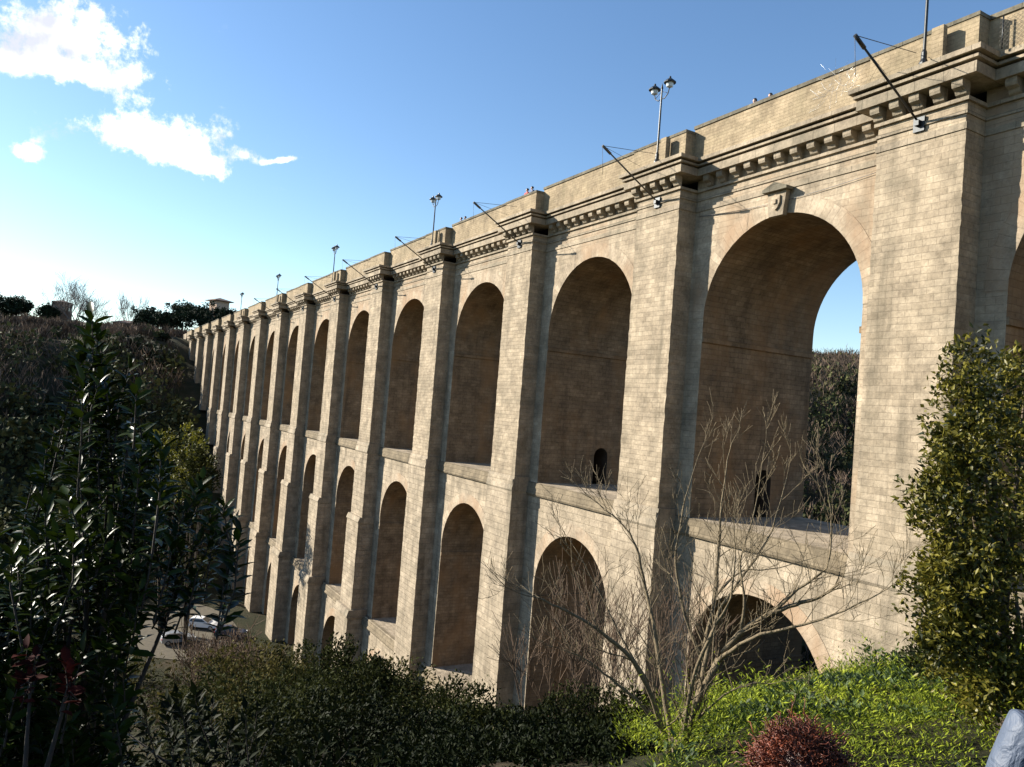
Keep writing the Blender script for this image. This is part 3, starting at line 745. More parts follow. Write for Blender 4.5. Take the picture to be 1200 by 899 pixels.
def umbrella_pine(label, px, d, h, r):
    b0 = np.array(gpt(px, d)); e = empty('umbrella_pine', b0, label, 'tree', 'umbrella pines on the far hill')
    mb = MB(); tp = b0 + np.array([0, 0, h * .78]); mb.tube([b0, (b0 + tp) / 2 + np.array([.2, .2, 0]), tp], [.35, .28, .2], 7)
    for j in range(5):
        a = 2 * math.pi * j / 5; mb.tube([tp - np.array([0, 0, h * .08]), tp + np.array([math.cos(a) * r * .5, math.sin(a) * r * .5, h * .08])], [.14, .06], 5)
    mb.build('trunk', B_['bark'], e)
    p, o_ = clump_points(tp + np.array([0, 0, h * .12]), (r, r, h * .13), 90, 26, r * .2, .1)
    leaves_mesh('crown', p, rand_unit(len(p)) + [0, 0, .3], rand_unit(len(p)) + [0, 0, 1], .8, .5, G['pine'], e, b0)
umbrella_pine('wide flat-topped pine left of the tower house', 212, 300, 19, 6.0)
umbrella_pine('smaller flat-topped pine touching the tower house', 232, 296, 17.5, 4.6)
umbrella_pine('low dark pine above the far end of the bridge', 178, 300, 13, 5.0)
M['plaster'] = plain('pink_plaster', (.42, .30, .22), .9, bump=.2, bscale=3)
M['white_plaster'] = plain('pale_plaster', (.5, .5, .5), .9)
M['brick_house'] = stone('brown_house_masonry', (.20, .12, .08), (.16, .10, .07), (.1, .08, .06), .5, .25, .6)
M['rooftile'] = plain('terracotta_tiles', (.16, .10, .075), .9, bump=.4, bscale=6)
M['win'] = plain('dark_window_glass', (.03, .035, .04), .15)
def house(name, label, c, rz, w_, d_, h_, wallm, roof='hip', over=.8, wins=(2, 1), rows=1, ph=1.6):
    e = empty(name, c, label, 'building', None, rz)
    mb = MB(); mb.box(-w_ / 2, w_ / 2, -d_ / 2, d_ / 2, -2, h_); o_ = mb.build('wall', wallm, None); o_.parent = e
    mb = MB(); a, b_ = w_ / 2 + over, d_ / 2 + over
    if roof == 'hip':
        mb.box(-a, a, -b_, b_, h_ + .002, h_ + .25); rl = max(0, a - b_)
        P4 = [(-a, -b_, h_ + .25), (a, -b_, h_ + .25), (a, b_, h_ + .25), (-a, b_, h_ + .25)]; T = [(-rl, 0, h_ + ph), (rl, 0, h_ + ph)]
        mb.face([P4[0], P4[1], T[1], T[0]]); mb.face([P4[2], P4[3], T[0], T[1]]); mb.face([P4[1], P4[2], T[1]]); mb.face([P4[3], P4[0], T[0]])
    else:
        mb.box(-a, a, -b_, b_, h_ + .002, h_ + .35)
    r_ = mb.build('roof', M['rooftile'], None); r_.parent = e
    for row in range(rows):
        z = h_ * (row + .35) / rows
        for face, cnt in ((0, wins[0]), (1, wins[1])):
            for sgn in (-1, 1):
                for i in range(cnt):
                    t = (i + .5) / cnt - .5; mb = MB(); ww, hw = .5, .7
                    if face == 0: mb.box(t * w_ - ww, t * w_ + ww, sgn * d_ / 2 - .04, sgn * d_ / 2 + .04, z, z + 1.5)
                    else: mb.box(sgn * w_ / 2 - .04, sgn * w_ / 2 + .04, t * d_ - ww, t * d_ + ww, z, z + 1.5)
                    q = mb.build('window', M['win'], None); q.parent = e
    return e
p = Wp(253, 400, 296); gz = float(terr(p[0], p[1]))
house('tower_house', 'square tower house with wide flat eaves on the hilltop left of the bridge end', (p[0], p[1], gz), R(20), 5.6, 5.2, 35.0 - gz - 1.7, M['plaster'], over=1.2, wins=(1, 1), rows=3, ph=1.5)
p = Wp(20, 400, 318); gz = float(terr(p[0], p[1]))
house('terrace_building', 'long low pale building with a flat roof at the left edge of the skyline', (p[0], p[1], gz), R(88), 24, 8, 22.3 - gz, M['white_plaster'], roof='flat', over=.4, wins=(7, 2), rows=1)
p = Wp(69, 400, 312); gz = float(terr(p[0], p[1]))
house('brown_house', 'narrow brown masonry house beside the large bare skyline tree', (p[0], p[1], gz), R(75), 6.0, 6, 29.6 - gz, M['brick_house'], roof='hip', over=.3, wins=(2, 2), rows=3, ph=1.2)
p = Wp(150, 400, 300); gz = float(terr(p[0], p[1]))
house('far_house', 'low reddish house half hidden on the skyline under the small bare tree', (p[0], p[1], gz), R(80), 11, 7, 6.5, M['brick_house'], roof='hip', over=.4, wins=(4, 2), rows=1, ph=1.5)
e = shrub('clipped_tree', 'dark flat-topped clipped tree on the left edge of the skyline', 'tree', 14, 359, 310, 7.0, 3.4, G['pine'], 160, 40, .9, 1.4, ry=7, bark='dark')

# ------------------------------------------------------------------ shrubs and trees in the valley and on the near slope
shrub('yellow_bush', 'yellow-green bush glowing against the dark hillside left of the far piers', 'bush', 207, 545, 105, 3.6, 4.4, G['yellow'], 60, 60, .45, 1.0)
shrub('green_bush', 'mid green bush right of the yellow-green one', 'bush', 233, 560, 100, 2.2, 3.2, G['shrub'], 50, 50, .4, .8)
for (lb, px, py, d, rx, rz) in [('dark bushy tree under the umbrella pines', 214, 373, 285, 5.5, 3.6), ('dark bushy tree left of the umbrella pines', 192, 376, 285, 4.5, 3.0), ('dark tree hugging the foot of the tower house', 243, 372, 285, 5.5, 3.6),
                            ('dark rounded tree at the skyline left of the pines', 170, 374, 290, 4.5, 3.8), ('dark tree crown just right of the tower house', 268, 374, 280, 4.0, 2.6), ('dark tree crown leaning on the brown masonry house', 56, 368, 300, 3.0, 3.4)]:
    shrub('evergreen_tree', lb, 'tree', px, py, d, rx, rz, G['pine'], 90, 30, .9, 1.3, 'dark trees on the far skyline', bark='dark')
mids = [
 ('olive leafed shrub beneath the far piers, left of the mid valley bushes', 300, 818, 30, 2.2, 1.7, 'olive', .16), ('yellowish shrub under the sixth pier', 335, 812, 34, 1.9, 1.6, 'olive', .16),
 ('tall green shrub hiding the foot of the fifth pier', 388, 806, 26, 1.5, 1.45, 'shrub', .13), ('dark green shrub at the left of the tallest bush pair', 350, 845, 20, 1.35, 1.1, 'shrub', .11),
 ('rounded green bush hiding the foot of the fourth pier', 432, 822, 22, 1.5, 1.3, 'shrub', .11), ('brownish bush between two green ones at the fourth pier', 462, 834, 24, 1.2, 1.2, 'olive', .12),
 ('dark bush in front of the third pier foot', 520, 850, 18, 1.2, .95, 'shrub', .09), ('small dark bush right of the third pier foot', 566, 862, 16, .85, .7, 'shrub', .08),
 ('low wide bush along the bottom edge left of centre', 280, 870, 15, 1.8, 1.0, 'shrub', .09), ('low bush at the bottom edge under the fourth pier', 400, 880, 13, 1.4, .85, 'hedge', .08),
 ('low bush at the bottom edge under the third pier', 500, 905, 12, 1.2, .8, 'hedge', .08), ('dark bush left of the bare tree foot', 690, 868, 13, .8, .75, 'shrub', .07),
 ('small dark bush behind the bare tree stems', 735, 868, 12.5, .6, .65, 'shrub', .07), ('dark bush at the bottom edge left of the bare tree', 700, 915, 9.5, .75, .55, 'hedge', .06), ('dark bush at the bottom edge touching the bright bank', 748, 905, 8.6, .45, .42, 'hedge', .055), ('dark bush at the bottom edge under the second pier', 650, 900, 11, .9, .7, 'hedge', .07), ('low dark bush at the bottom edge just left of the second pier', 575, 915, 10.5, .9, .6, 'hedge', .07),
 ('dark scrub at the bottom edge between bank and hedge', 600, 925, 8.5, .9, .45, 'hedge', .06), ('darkest scrub in front of the bare tree foot', 690, 925, 7.6, .7, .35, 'hedge', .055),
 ('dark scrub in the lowest gap left of centre', 530, 925, 8.8, .8, .45, 'hedge', .06), ('dark scrub at the very bottom just right of centre', 645, 935, 8.0, .6, .42, 'hedge', .055),
 ('bush at the bottom edge between second and third piers', 620, 905, 12, 1.0, .75, 'hedge', .07)]
for (lb, px, py, d, rx, rz, mk, ls) in mids:
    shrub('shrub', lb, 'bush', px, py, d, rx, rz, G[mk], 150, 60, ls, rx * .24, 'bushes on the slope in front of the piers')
shrub('dark_shrub', 'dark green shrub at the top of the bright bank below the big arch', 'bush', 1055, 800, 14, .75, .55, G['weed2'], 70, 50, .09, .16)
shrub('dark_shrub', 'small dark shrub on the bank just left of the evergreen tree', 'bush', 1095, 790, 11, .5, .55, G['shrub'], 60, 50, .07, .13)

# reddish leafless thickets
th = [('reddish leafless thicket in front of the second lower arch', 662, 18, 3.9), ('leafless thicket left of the bare tree', 705, 16, 2.8),
      ('brown leafless shrub between the second pier and the bare tree', 735, 17, 3.2), ('fine brown leafless saplings in front of the first pier', 800, 19, 2.9)]
for (lb, px, d, h) in th:
    p = Wp(px, 800, d); gz = float(terr(p[0], p[1])) - .1
    e = empty('bare_thicket', (p[0], p[1], gz), lb, 'bush', 'leafless thickets')
    mb = MB()
    for j in range(4):
        dd = np.array([random.uniform(-.35, .35), random.uniform(-.35, .35), 1]); branch(mb, (p[0] + random.uniform(-.6, .6), p[1] + random.uniform(-.6, .6), gz), dd, h * random.uniform(.45, .75), .022, 3, .16, 4, 0, .22, .006, 4, .5)
    mb.build('stems', B_['red'], e)
for (lb, px, d, h) in [('reddish bare tree in front of the sixth pier', 262, 55, 8), ('bare tree beside the white car', 246, 62, 7), ('low bare tree at the foot of the far piers', 290, 60, 7)]:
    p = Wp(px, 700, d); gz = float(terr(p[0], p[1])) - .2
    bare_tree(lb, (p[0], p[1], gz), h, .14, 4, 4, 'red', minr=.02, spread=.7)

# ------------------------------------------------------------------ bare tree in the centre right
def limb(mb, pts, r0, r1, sides=8):
    W_ = [Wp(*p) for p in pts]
    # smooth resample
    out_ = []
    for i in range(len(W_) - 1):
        p0 = W_[max(i - 1, 0)]; p1 = W_[i]; p2 = W_[i + 1]; p3 = W_[min(i + 2, len(W_) - 1)]
        for t in np.linspace(0, 1, 5)[:-1]:
            out_.append(.5 * ((2 * p1) + (-p0 + p2) * t + (2 * p0 - 5 * p1 + 4 * p2 - p3) * t * t + (-p0 + 3 * p1 - 3 * p2 + p3) * t ** 3) + rng.normal(size=3) * .004)
    out_.append(W_[-1]); n_ = len(out_)
    rr = [r0 + (r1 - r0) * (i / (n_ - 1)) ** .8 for i in range(n_)]
    mb.tube(out_, rr, sides); return out_, rr
bt = Wp(797, 905, 7.5); gz = float(terr(bt[0], bt[1]))
tree = empty('bare_tree', (bt[0], bt[1], gz - .05), 'many-stemmed leafless tree with pale lit limbs in front of the bridge, right of centre', 'tree')
mb = MB(); mb.tube([(bt[0], bt[1], gz - .1), (bt[0], bt[1], gz + .15), tuple(Wp(797, 900, 7.5))], [.15, .11, .09], 9)
limbs = [
 ([(799, 910, 7.5), (803, 870, 7.5), (814, 832, 7.4), (842, 775, 7.3), (868, 742, 7.2), (905, 718, 7.1), (938, 706, 7.0)], .050, .018),
 ([(795, 910, 7.5), (800, 860, 7.55), (808, 820, 7.6), (822, 770, 7.7), (838, 700, 7.9), (842, 640, 8.0), (846, 590, 8.1), (852, 540, 8.2)], .042, .006),
 ([(792, 910, 7.5), (770, 835, 7.4), (742, 775, 7.2), (700, 738, 7.0), (655, 712, 6.9), (628, 700, 6.8)], .034, .006),
 ([(793, 900, 7.5), (780, 825, 7.7), (768, 745, 7.9), (757, 690, 8.1), (745, 640, 8.2), (730, 615, 8.3), (708, 596, 8.4)], .034, .005),
 ([(814, 832, 7.4), (826, 780, 7.5), (836, 735, 7.6), (852, 700, 7.6), (885, 655, 7.7), (905, 620, 7.8), (922, 560, 7.9)], .030, .005),
 ([(842, 775, 7.3), (880, 748, 7.0), (930, 735, 6.8), (975, 722, 6.6), (1028, 697, 6.4)], .022, .005),
 ([(780, 860, 7.45), (745, 820, 7.3), (715, 795, 7.2), (690, 775, 7.1), (668, 765, 7.0)], .020, .004),
 ([(822, 770, 7.7), (803, 720, 7.8), (792, 660, 7.9), (800, 600, 8.0), (815, 545, 8.1)], .022, .004),
 ([(868, 742, 7.2), (872, 700, 7.2), (868, 655, 7.3), (884, 600, 7.3), (895, 530, 7.4)], .016, .003),
 ([(905, 718, 7.1), (935, 690, 7.0), (968, 665, 6.9), (974, 620, 6.9), (972, 590, 6.9)], .016, .004),
 ([(760, 800, 7.35), (735, 760, 7.4), (700, 690, 7.6), (672, 640, 7.7)], .014, .003),
 ([(815, 845, 7.5), (850, 815, 7.7), (890, 800, 7.9), (925, 812, 8.0)], .013, .003),
 ([(838, 700, 7.9), (868, 670, 8.0), (900, 668, 8.1), (950, 655, 8.2)], .012, .003),
 ([(797, 890, 7.5), (812, 800, 7.2), (835, 740, 7.0), (856, 700, 6.9), (862, 650, 6.8)], .026, .005)]
paths = []
for pts, r0, r1 in limbs: paths.append(limb(mb, pts, r0, r1))
mb.build('limbs', B_['pale'], tree)
mb = MB()
for (pth, rr) in paths:
    n_ = len(pth)
    for i in range(3, n_ - 1):
        if rng.random() < .62:
            t = i / n_; base = pth[i + 1] - pth[i]; base /= np.linalg.norm(base) + 1e-9
            s = rand_unit(1)[0]; d = base * .5 + s * .65 + np.array([0, 0, .38])
            branch(mb, pth[i], d, .22 + .42 * rng.random() * (1 - .3 * t), max(.0035, rr[i] * .38), 2, .26, 3, 0, .25, .0021, 4, .6)
    branch(mb, pth[-1], pth[-1] - pth[-3], .4, rr[-1], 2, .2, 4, 0, .2, .0021, 4, .55)
mb.build('twigs', B_['pale'], tree)

# ------------------------------------------------------------------ evergreen tree at the right
def evergreen(name, label, blobs, mat, leaf, base_px, per=24, spread=.16, trunk_r=.07, bark='bark', stems=4):
    b0 = Wp(*base_px); gz = float(terr(b0[0], b0[1])); base = np.array([b0[0], b0[1], gz - .05])
    e = empty(name, base, label, 'tree')
    P_, O_ = [], []
    cs = []
    for (px, py, d, rx, rz, n_) in blobs:
        c = Wp(px, py, d); cs.append(c)
        p, o_ = clump_points(c, (rx, rx, rz), n_, per, spread, .25, .2); P_.append(p); O_.append(o_)
    p = np.concatenate(P_); o_ = np.concatenate(O_); n_ = len(p)
    keep = p[:, 2] > terr(p[:, 0], p[:, 1]); p = p[keep]; o_ = o_[keep]; n_ = len(p)
    D = rand_unit(n_) * .9 + o_ / (np.linalg.norm(o_, axis=1, keepdims=True) + 1e-6) * .5 + [0, 0, .3]
    leaves_mesh('crown', p, D, rand_unit(n_) + [0, 0, .8], leaf * (.6 + .8 * rng.random(n_)), leaf * .5 * (.7 + .6 * rng.random(n_)), mat, e, base)
    mb = MB(); mb.tube([base, base + [0, 0, .6], (base + cs[0]) / 2, cs[0]], [trunk_r * 1.3, trunk_r, trunk_r * .8, trunk_r * .3], 8)
    for c in cs[1:]:
        s_ = base + (cs[0] - base) * random.uniform(.2, .6); mb.tube([s_, (s_ + c) / 2 + rand_unit(1)[0] * .08, c], [trunk_r * .5, trunk_r * .35, trunk_r * .12], 6)
    mb.build('trunk', B_[bark], e); return e
evergreen('evergreen_tree', 'tall evergreen tree with yellow-green lit leaves against the pier at the right edge',
    [(1165, 560, 6.6, .60, .95, 150), (1135, 445, 6.6, .20, .45, 42), (1128, 520, 6.5, .30, .42, 66), (1200, 470, 6.8, .42, .5, 80), (1112, 610, 6.4, .28, .35, 60), (1125, 690, 6.3, .40, .42, 110),
     (1190, 690, 6.5, .62, .7, 135), (1108, 735, 6.2, .22, .3, 60), (1165, 800, 6.2, .45, .4, 150), (1260, 600, 7.0, .8, 1.2, 260), (1100, 560, 6.4, .12, .25, 22), (1098, 668, 6.3, .14, .16, 26)],
    G['holm'], .058, (1180, 880, 6.6), per=26, spread=.11)
# a fine leader shoot left of its crown
# ------------------------------------------------------------------ laurels at the left, close to the camera
def in_poly(pt, poly):
    x, y = pt; c = False; j = len(poly) - 1
    for i in range(len(poly)):
        if ((poly[i][1] > y) != (poly[j][1] > y)) and (x < (poly[j][0] - poly[i][0]) * (y - poly[i][1]) / (poly[j][1] - poly[i][1]) + poly[i][0]): c = not c
        j = i
    return c
def shoots(name, label, cat, seeds, mat, base, leaf, nleaf=26, length=.6, stemr=.006, width=.36, detailed=True, bark='dark', stems=None):
    base = np.array(base); e = empty(name, base, label, cat)
    mb = MB(); Cc, Dd, Nn = [], [], []
    for tip in seeds:
        tip = np.array(tip); tob = base + np.array([0, 0, .4]) - tip; tob[2] *= 1.0
        dn = tob / (np.linalg.norm(tob) + 1e-6); dn = dn * .55 + np.array([0, 0, -.75]) + rng.normal(size=3) * .16; dn /= np.linalg.norm(dn)
        L_ = length * (.6 + .7 * rng.random()); a = tip + dn * L_ * .5 + rng.normal(size=3) * .02; b_ = tip + dn * L_ + rng.normal(size=3) * .04
        mb.tube([b_, a, tip], [stemr, stemr * .8, stemr * .35], 5, cap=False)
        n_ = int(nleaf * L_ / length)
        for i in range(n_):
            t = (i + rng.random()) / n_; q = tip * (1 - t) ** 2 + 2 * a * t * (1 - t) + b_ * t * t if False else (tip + (a - tip) * min(1, t * 2) if t < .5 else a + (b_ - a) * (t * 2 - 1))
            ang = i * 2.4 + rng.random() * .6; up_ = -dn
            s1 = np.cross(up_, [.2, .9, .1]); s1 /= np.linalg.norm(s1); s2 = np.cross(up_, s1)
            rad_ = math.cos(ang) * s1 + math.sin(ang) * s2
            el = .35 + .9 * (1 - t) ** 2; d = rad_ + up_ * el + rng.normal(size=3) * .2
            Cc.append(q); Dd.append(d); Nn.append(up_ * 1.0 + rng.normal(size=3) * .35 + np.array([0, 0, .35]))
    n_ = len(Cc); ll = leaf * (.65 + .6 * rng.random(n_))
    leaves_mesh('leaves', np.array(Cc), np.array(Dd), np.array(Nn), ll, ll * width, mat, e, base, detailed=detailed)
    for s_ in (stems or []):
        p2 = Wp(*s_); mid = (base + p2) / 2 + np.array([random.uniform(-.15, .15), random.uniform(-.1, .1), .1]); mb.tube([base + np.array([random.uniform(-.1, .1), random.uniform(-.1, .1), 0]), mid, p2], [.022, .015, .006], 6)
    mb.build('stems', B_[bark], e); return e
P1 = [(100, 372), (118, 372), (128, 410), (162, 428), (172, 485), (236, 560), (280, 605), (285, 655), (240, 690), (150, 690), (140, 960), (-120, 960), (-120, 600), (5, 610), (45, 545), (60, 500), (86, 475), (94, 400)]
seeds = [Wp(*p) for p in [(108, 368, 4.1), (104, 385, 4.15), (115, 392, 4.1), (100, 410, 4.2), (118, 420, 4.1), (108, 440, 4.1), (152, 428, 4.2), (146, 450, 4.2), (158, 462, 4.2), (98, 455, 4.2), (125, 465, 4.15), (64, 500, 4.3), (75, 492, 4.2),
         (55, 520, 4.3), (236, 560, 4.4), (262, 590, 4.4), (278, 615, 4.5), (210, 585, 4.4), (250, 625, 4.4), (270, 650, 4.5), (190, 545, 4.3), (40, 560, 4.3), (215, 640, 4.4), (180, 610, 4.3), (226, 672, 4.4)]]
lx, ly = rng.uniform(-120, 290, 4000), rng.uniform(370, 960, 4000); cnt = 0
for a, b_ in zip(lx, ly):
    if in_poly((a, b_ - 14), P1):
        if a > 165 and (rng.random() < .25 or b_ > 640): continue
        if b_ < 600 and rng.random() < .25: continue
        seeds.append(Wp(a, b_, rng.uniform(3.7, 5.4))); cnt += 1
        if cnt > 470: break
bb = Wp(90, 890, 4.4); gz = float(terr(bb[0], bb[1]))
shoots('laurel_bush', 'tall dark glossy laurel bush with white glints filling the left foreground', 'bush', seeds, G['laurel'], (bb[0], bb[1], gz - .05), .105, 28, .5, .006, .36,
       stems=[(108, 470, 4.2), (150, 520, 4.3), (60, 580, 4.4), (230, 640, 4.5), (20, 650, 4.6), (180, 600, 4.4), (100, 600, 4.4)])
P2 = [(-120, 770), (130, 790), (230, 800), (300, 815), (360, 840), (440, 868), (540, 885), (620, 915), (620, 990), (-120, 990)]
seeds = []
for a, b_ in zip(rng.uniform(-120, 620, 3000), rng.uniform(770, 990, 3000)):
    if in_poly((a, b_ - 12), P2):
        seeds.append(Wp(a, b_, rng.uniform(5.2, 7.0) + max(0, (a - 300) / 200)))
        if len(seeds) > 320: break
bb = Wp(260, 985, 6.2); gz = float(terr(bb[0], bb[1]))
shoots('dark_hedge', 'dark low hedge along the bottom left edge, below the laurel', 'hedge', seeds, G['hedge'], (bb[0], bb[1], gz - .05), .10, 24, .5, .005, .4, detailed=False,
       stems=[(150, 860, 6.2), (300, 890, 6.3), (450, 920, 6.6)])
# few red leaves in the shadow of the laurel
sd_ = [Wp(px, py, 3.5) for px, py in ((32, 760), (42, 768), (36, 790), (76, 775), (82, 788))]
bb = Wp(50, 900, 3.6); gz = float(terr(bb[0], bb[1]))
shoots('red_leaved_shrub', 'dull red leaves low in the shade of the laurel at the left edge', 'bush', sd_, G['red'], (bb[0], bb[1], gz), .075, 12, .22, .004, .55, detailed=True, stems=[(36, 800, 3.55), (80, 810, 3.55)])

# ------------------------------------------------------------------ weeds on the bright bank
def bank_ok(x, y):
    dx, dy = x - 15.92, y + 26.86
    dep = dx * FWD[0] + dy * FWD[1]; lat = (dx * RGT[0] + dy * RGT[1]) / np.maximum(dep, .1)
    return (x < 15.2) & (y < -.9) & (lat > .185 + .02 * np.sin(x * 3) + .05 * sstep((dep - 7) / 4) + .13 * sstep((dep - 11) / 8))
n_ = 110000
x = rng.uniform(-3, 16, n_); y = rng.uniform(-26, -.9, n_)
dist = np.hypot(x - 15.9, y + 26.9)
k = bank_ok(x, y) & (rng.random(n_) < np.clip(6.5 / (dist + .1), .35, 1)) & (dist > 2.6)
x, y, dist = x[k], y[k], dist[k]
def vnoise(x, y, sc, seed):
    g_ = np.random.default_rng(seed).random((64, 64)); u = x / sc; v = y / sc; i = np.floor(u).astype(int); j = np.floor(v).astype(int); fu = sstep(u - i); fv = sstep(v - j)
    q = lambda a, b_: g_[a % 64, b_ % 64]
    return (q(i, j) * (1 - fu) + q(i + 1, j) * fu) * (1 - fv) + (q(i, j + 1) * (1 - fu) + q(i + 1, j + 1) * fu) * fv
mound = .30 * vnoise(x, y, 1.5, 9) + .16 * vnoise(x, y, .6, 8)
patch = 2.2 * (vnoise(x, y, 1.1, 1) + .8 * vnoise(x, y, .42, 2) + .5 * vnoise(x, y, .2, 3) - 1.15) + 0 * np.sin(x * 1.3 + 1.7 * np.sin(y * .9)) + np.sin(y * 1.7 + 2 * np.cos(x * .7))
z = terr(x, y) + mound * sstep((dist - 3) / 3); per = 10; n_ = len(x)
hgt = (.07 + .22 * rng.random(n_) ** 2 + (rng.random(n_) < .05) * .22) * np.clip(1 + .8 * patch, .25, 2.6)
pp = np.repeat(np.stack([x, y, z], 1), per, 0); a = rng.random(n_ * per) * 6.28; hr = np.repeat(hgt, per) * rng.random(n_ * per)
pp = pp + np.stack([np.cos(a) * .07, np.sin(a) * .07, hr], 1)
D = np.stack([np.cos(a), np.sin(a), .35 + rng.random(n_ * per) * 1.0], 1); ls = (.025 + .045 * rng.random(n_ * per)) * np.repeat(np.clip(dist / 8, .8, 1.8), per)
mi = np.repeat(np.where(rng.random(n_) < .07, 2, (patch + rng.normal(size=n_) * .5 < -.65).astype(int)), per)
o = leaves_mesh('bank_weeds', pp, D, rand_unit(n_ * per) * .5 + [0, 0, 1], ls * np.where(mi == 1, 1.5, 1), ls * np.where(mi == 1, .7, .14 + .18 * rng.random(n_ * per)), [G['weed'], G['weed2'], G['olive']], None, (8, -14, -4), mi)
tag(o, 'bright green weeds and grass covering the sunlit bank at the lower right', 'weeds', kind='stuff')

# ------------------------------------------------------------------ car park and cars
M['dirt'] = plain('pale_packed_dirt', (.085, .07, .045), 1, bump=.3, bscale=2)
mb = MB()
ring_ = [(-98 + 13 * math.cos(t) * (1 + .12 * math.sin(3 * t)), -12 + 9 * math.sin(t) * (1 + .1 * math.cos(2 * t)), -33.49 + .06) for t in np.linspace(0, 2 * math.pi, 30)[:-1]]
mb.face(ring_); o = mb.build('parking_ground', M['dirt'], None); tag(o, kind='structure')
M['white_car'] = plain('white_car_paint', (.75, .75, .74), .3, var=.03); M['dark_car'] = plain('dark_blue_car_paint', (.03, .04, .07), .3, var=.05); M['silver_car'] = plain('silver_car_paint', (.38, .40, .42), .3, .5, var=.05)
M['tyre'] = plain('black_tyre', (.02, .02, .02), .9); M['rim'] = plain('grey_rim', (.4, .4, .4), .4, .8); M['hlight'] = plain('headlight_glass', (.7, .7, .7), .1); M['tlight'] = plain('red_tail_light', (.4, .02, .02), .2)
def car(name, label, loc, rz, paint):
    e = empty(name, loc, label, 'car', 'cars parked in the valley', rz)
    def add(mb, nm, mt, par=None):
        o_ = mb.build(nm, mt, None, origin=None); o_.parent = par or e; return o_
    mb = MB()   # length along x, nose at +x
    prof = [(-2.05, .35), (-2.1, .75), (-2.02, .98), (-1.2, 1.0), (.75, .98), (1.6, .86), (2.0, .72), (2.08, .5), (2.02, .32)]
    w_ = .86
    n = len(prof)
    for i in range(n):
        a, b_ = prof[i], prof[(i + 1) % n]; mb.face([(a[0], -w_, a[1]), (b_[0], -w_, b_[1]), (b_[0], w_, b_[1]), (a[0], w_, a[1])])
    mb.face([(p[0], -w_, p[1]) for p in prof]); mb.face([(p[0], w_, p[1]) for p in prof][::-1])
    cab = [(-1.95, .98), (-1.65, 1.42), (-1.2, 1.5), (.0, 1.48), (.85, .98)]; wt = .68
    def wid(z): return w_ - .03 - (z - .98) / .52 * (w_ - .03 - wt)
    for i in range(len(cab) - 1):
        a, b_ = cab[i], cab[i + 1]; mb.face([(a[0], -wid(a[1]), a[1]), (b_[0], -wid(b_[1]), b_[1]), (b_[0], wid(b_[1]), b_[1]), (a[0], wid(a[1]), a[1])])
    for s in (-1, 1): mb.face([(p[0], s * wid(p[1]), p[1]) for p in cab])
    add(mb, 'body', paint)
    for s in (-1, 1):
        mb = MB(); q = [(-1.7, 1.03), (-1.5, 1.38), (-.05, 1.40), (.62, 1.03)]; mb.face([(p[0], s * (wid(p[1]) + .012), p[1]) for p in q]); add(mb, 'side_window', M['win'])
    mb = MB(); mb.face([(.08, -.62, 1.46), (.80, -.74, 1.03), (.80, .74, 1.03), (.08, .62, 1.46)]); add(mb, 'windscreen', M['win'])
    mb = MB(); mb.face([(-1.93, -.72, 1.06), (-1.70, -.64, 1.40), (-1.70, .64, 1.40), (-1.93, .72, 1.06)]); add(mb, 'rear_window', M['win'])
    for xw in (-1.3, 1.3):
        for s in (-1, 1):
            mb = MB(); mb.tube([(xw, s * .72, .32), (xw, s * .90, .32)], .32, 16); wh = add(mb, 'wheel', M['tyre'])
            mb = MB(); mb.tube([(xw, s * .9, .32), (xw, s * .915, .32)], .2, 12); add(mb, 'rim', M['rim'], wh)
    for s in (-1, 1):
        mb = MB(); mb.box(1.9, 2.07, s * .62 - .14, s * .62 + .14, .62, .75); add(mb, 'headlight', M['hlight'])
        mb = MB(); mb.box(-2.12, -2.0, s * .7 - .1, s * .7 + .1, .72, .92); add(mb, 'tail_light', M['tlight'])
    return e
def car_at(px, py, d):
    p = Wp(px, py, d); return (p[0], p[1], float(terr(p[0], p[1])) + .06)
car('parked_car', 'white hatchback parked in the valley by the bare tree', car_at(238, 737, 107), R(60), M['white_car'])
car('parked_car', 'dark blue car parked right of the white hatchback', car_at(270, 750, 104), R(75), M['dark_car'])
car('parked_car', 'silver car parked left of and below the white hatchback', car_at(207, 762, 100), R(95), M['silver_car'])

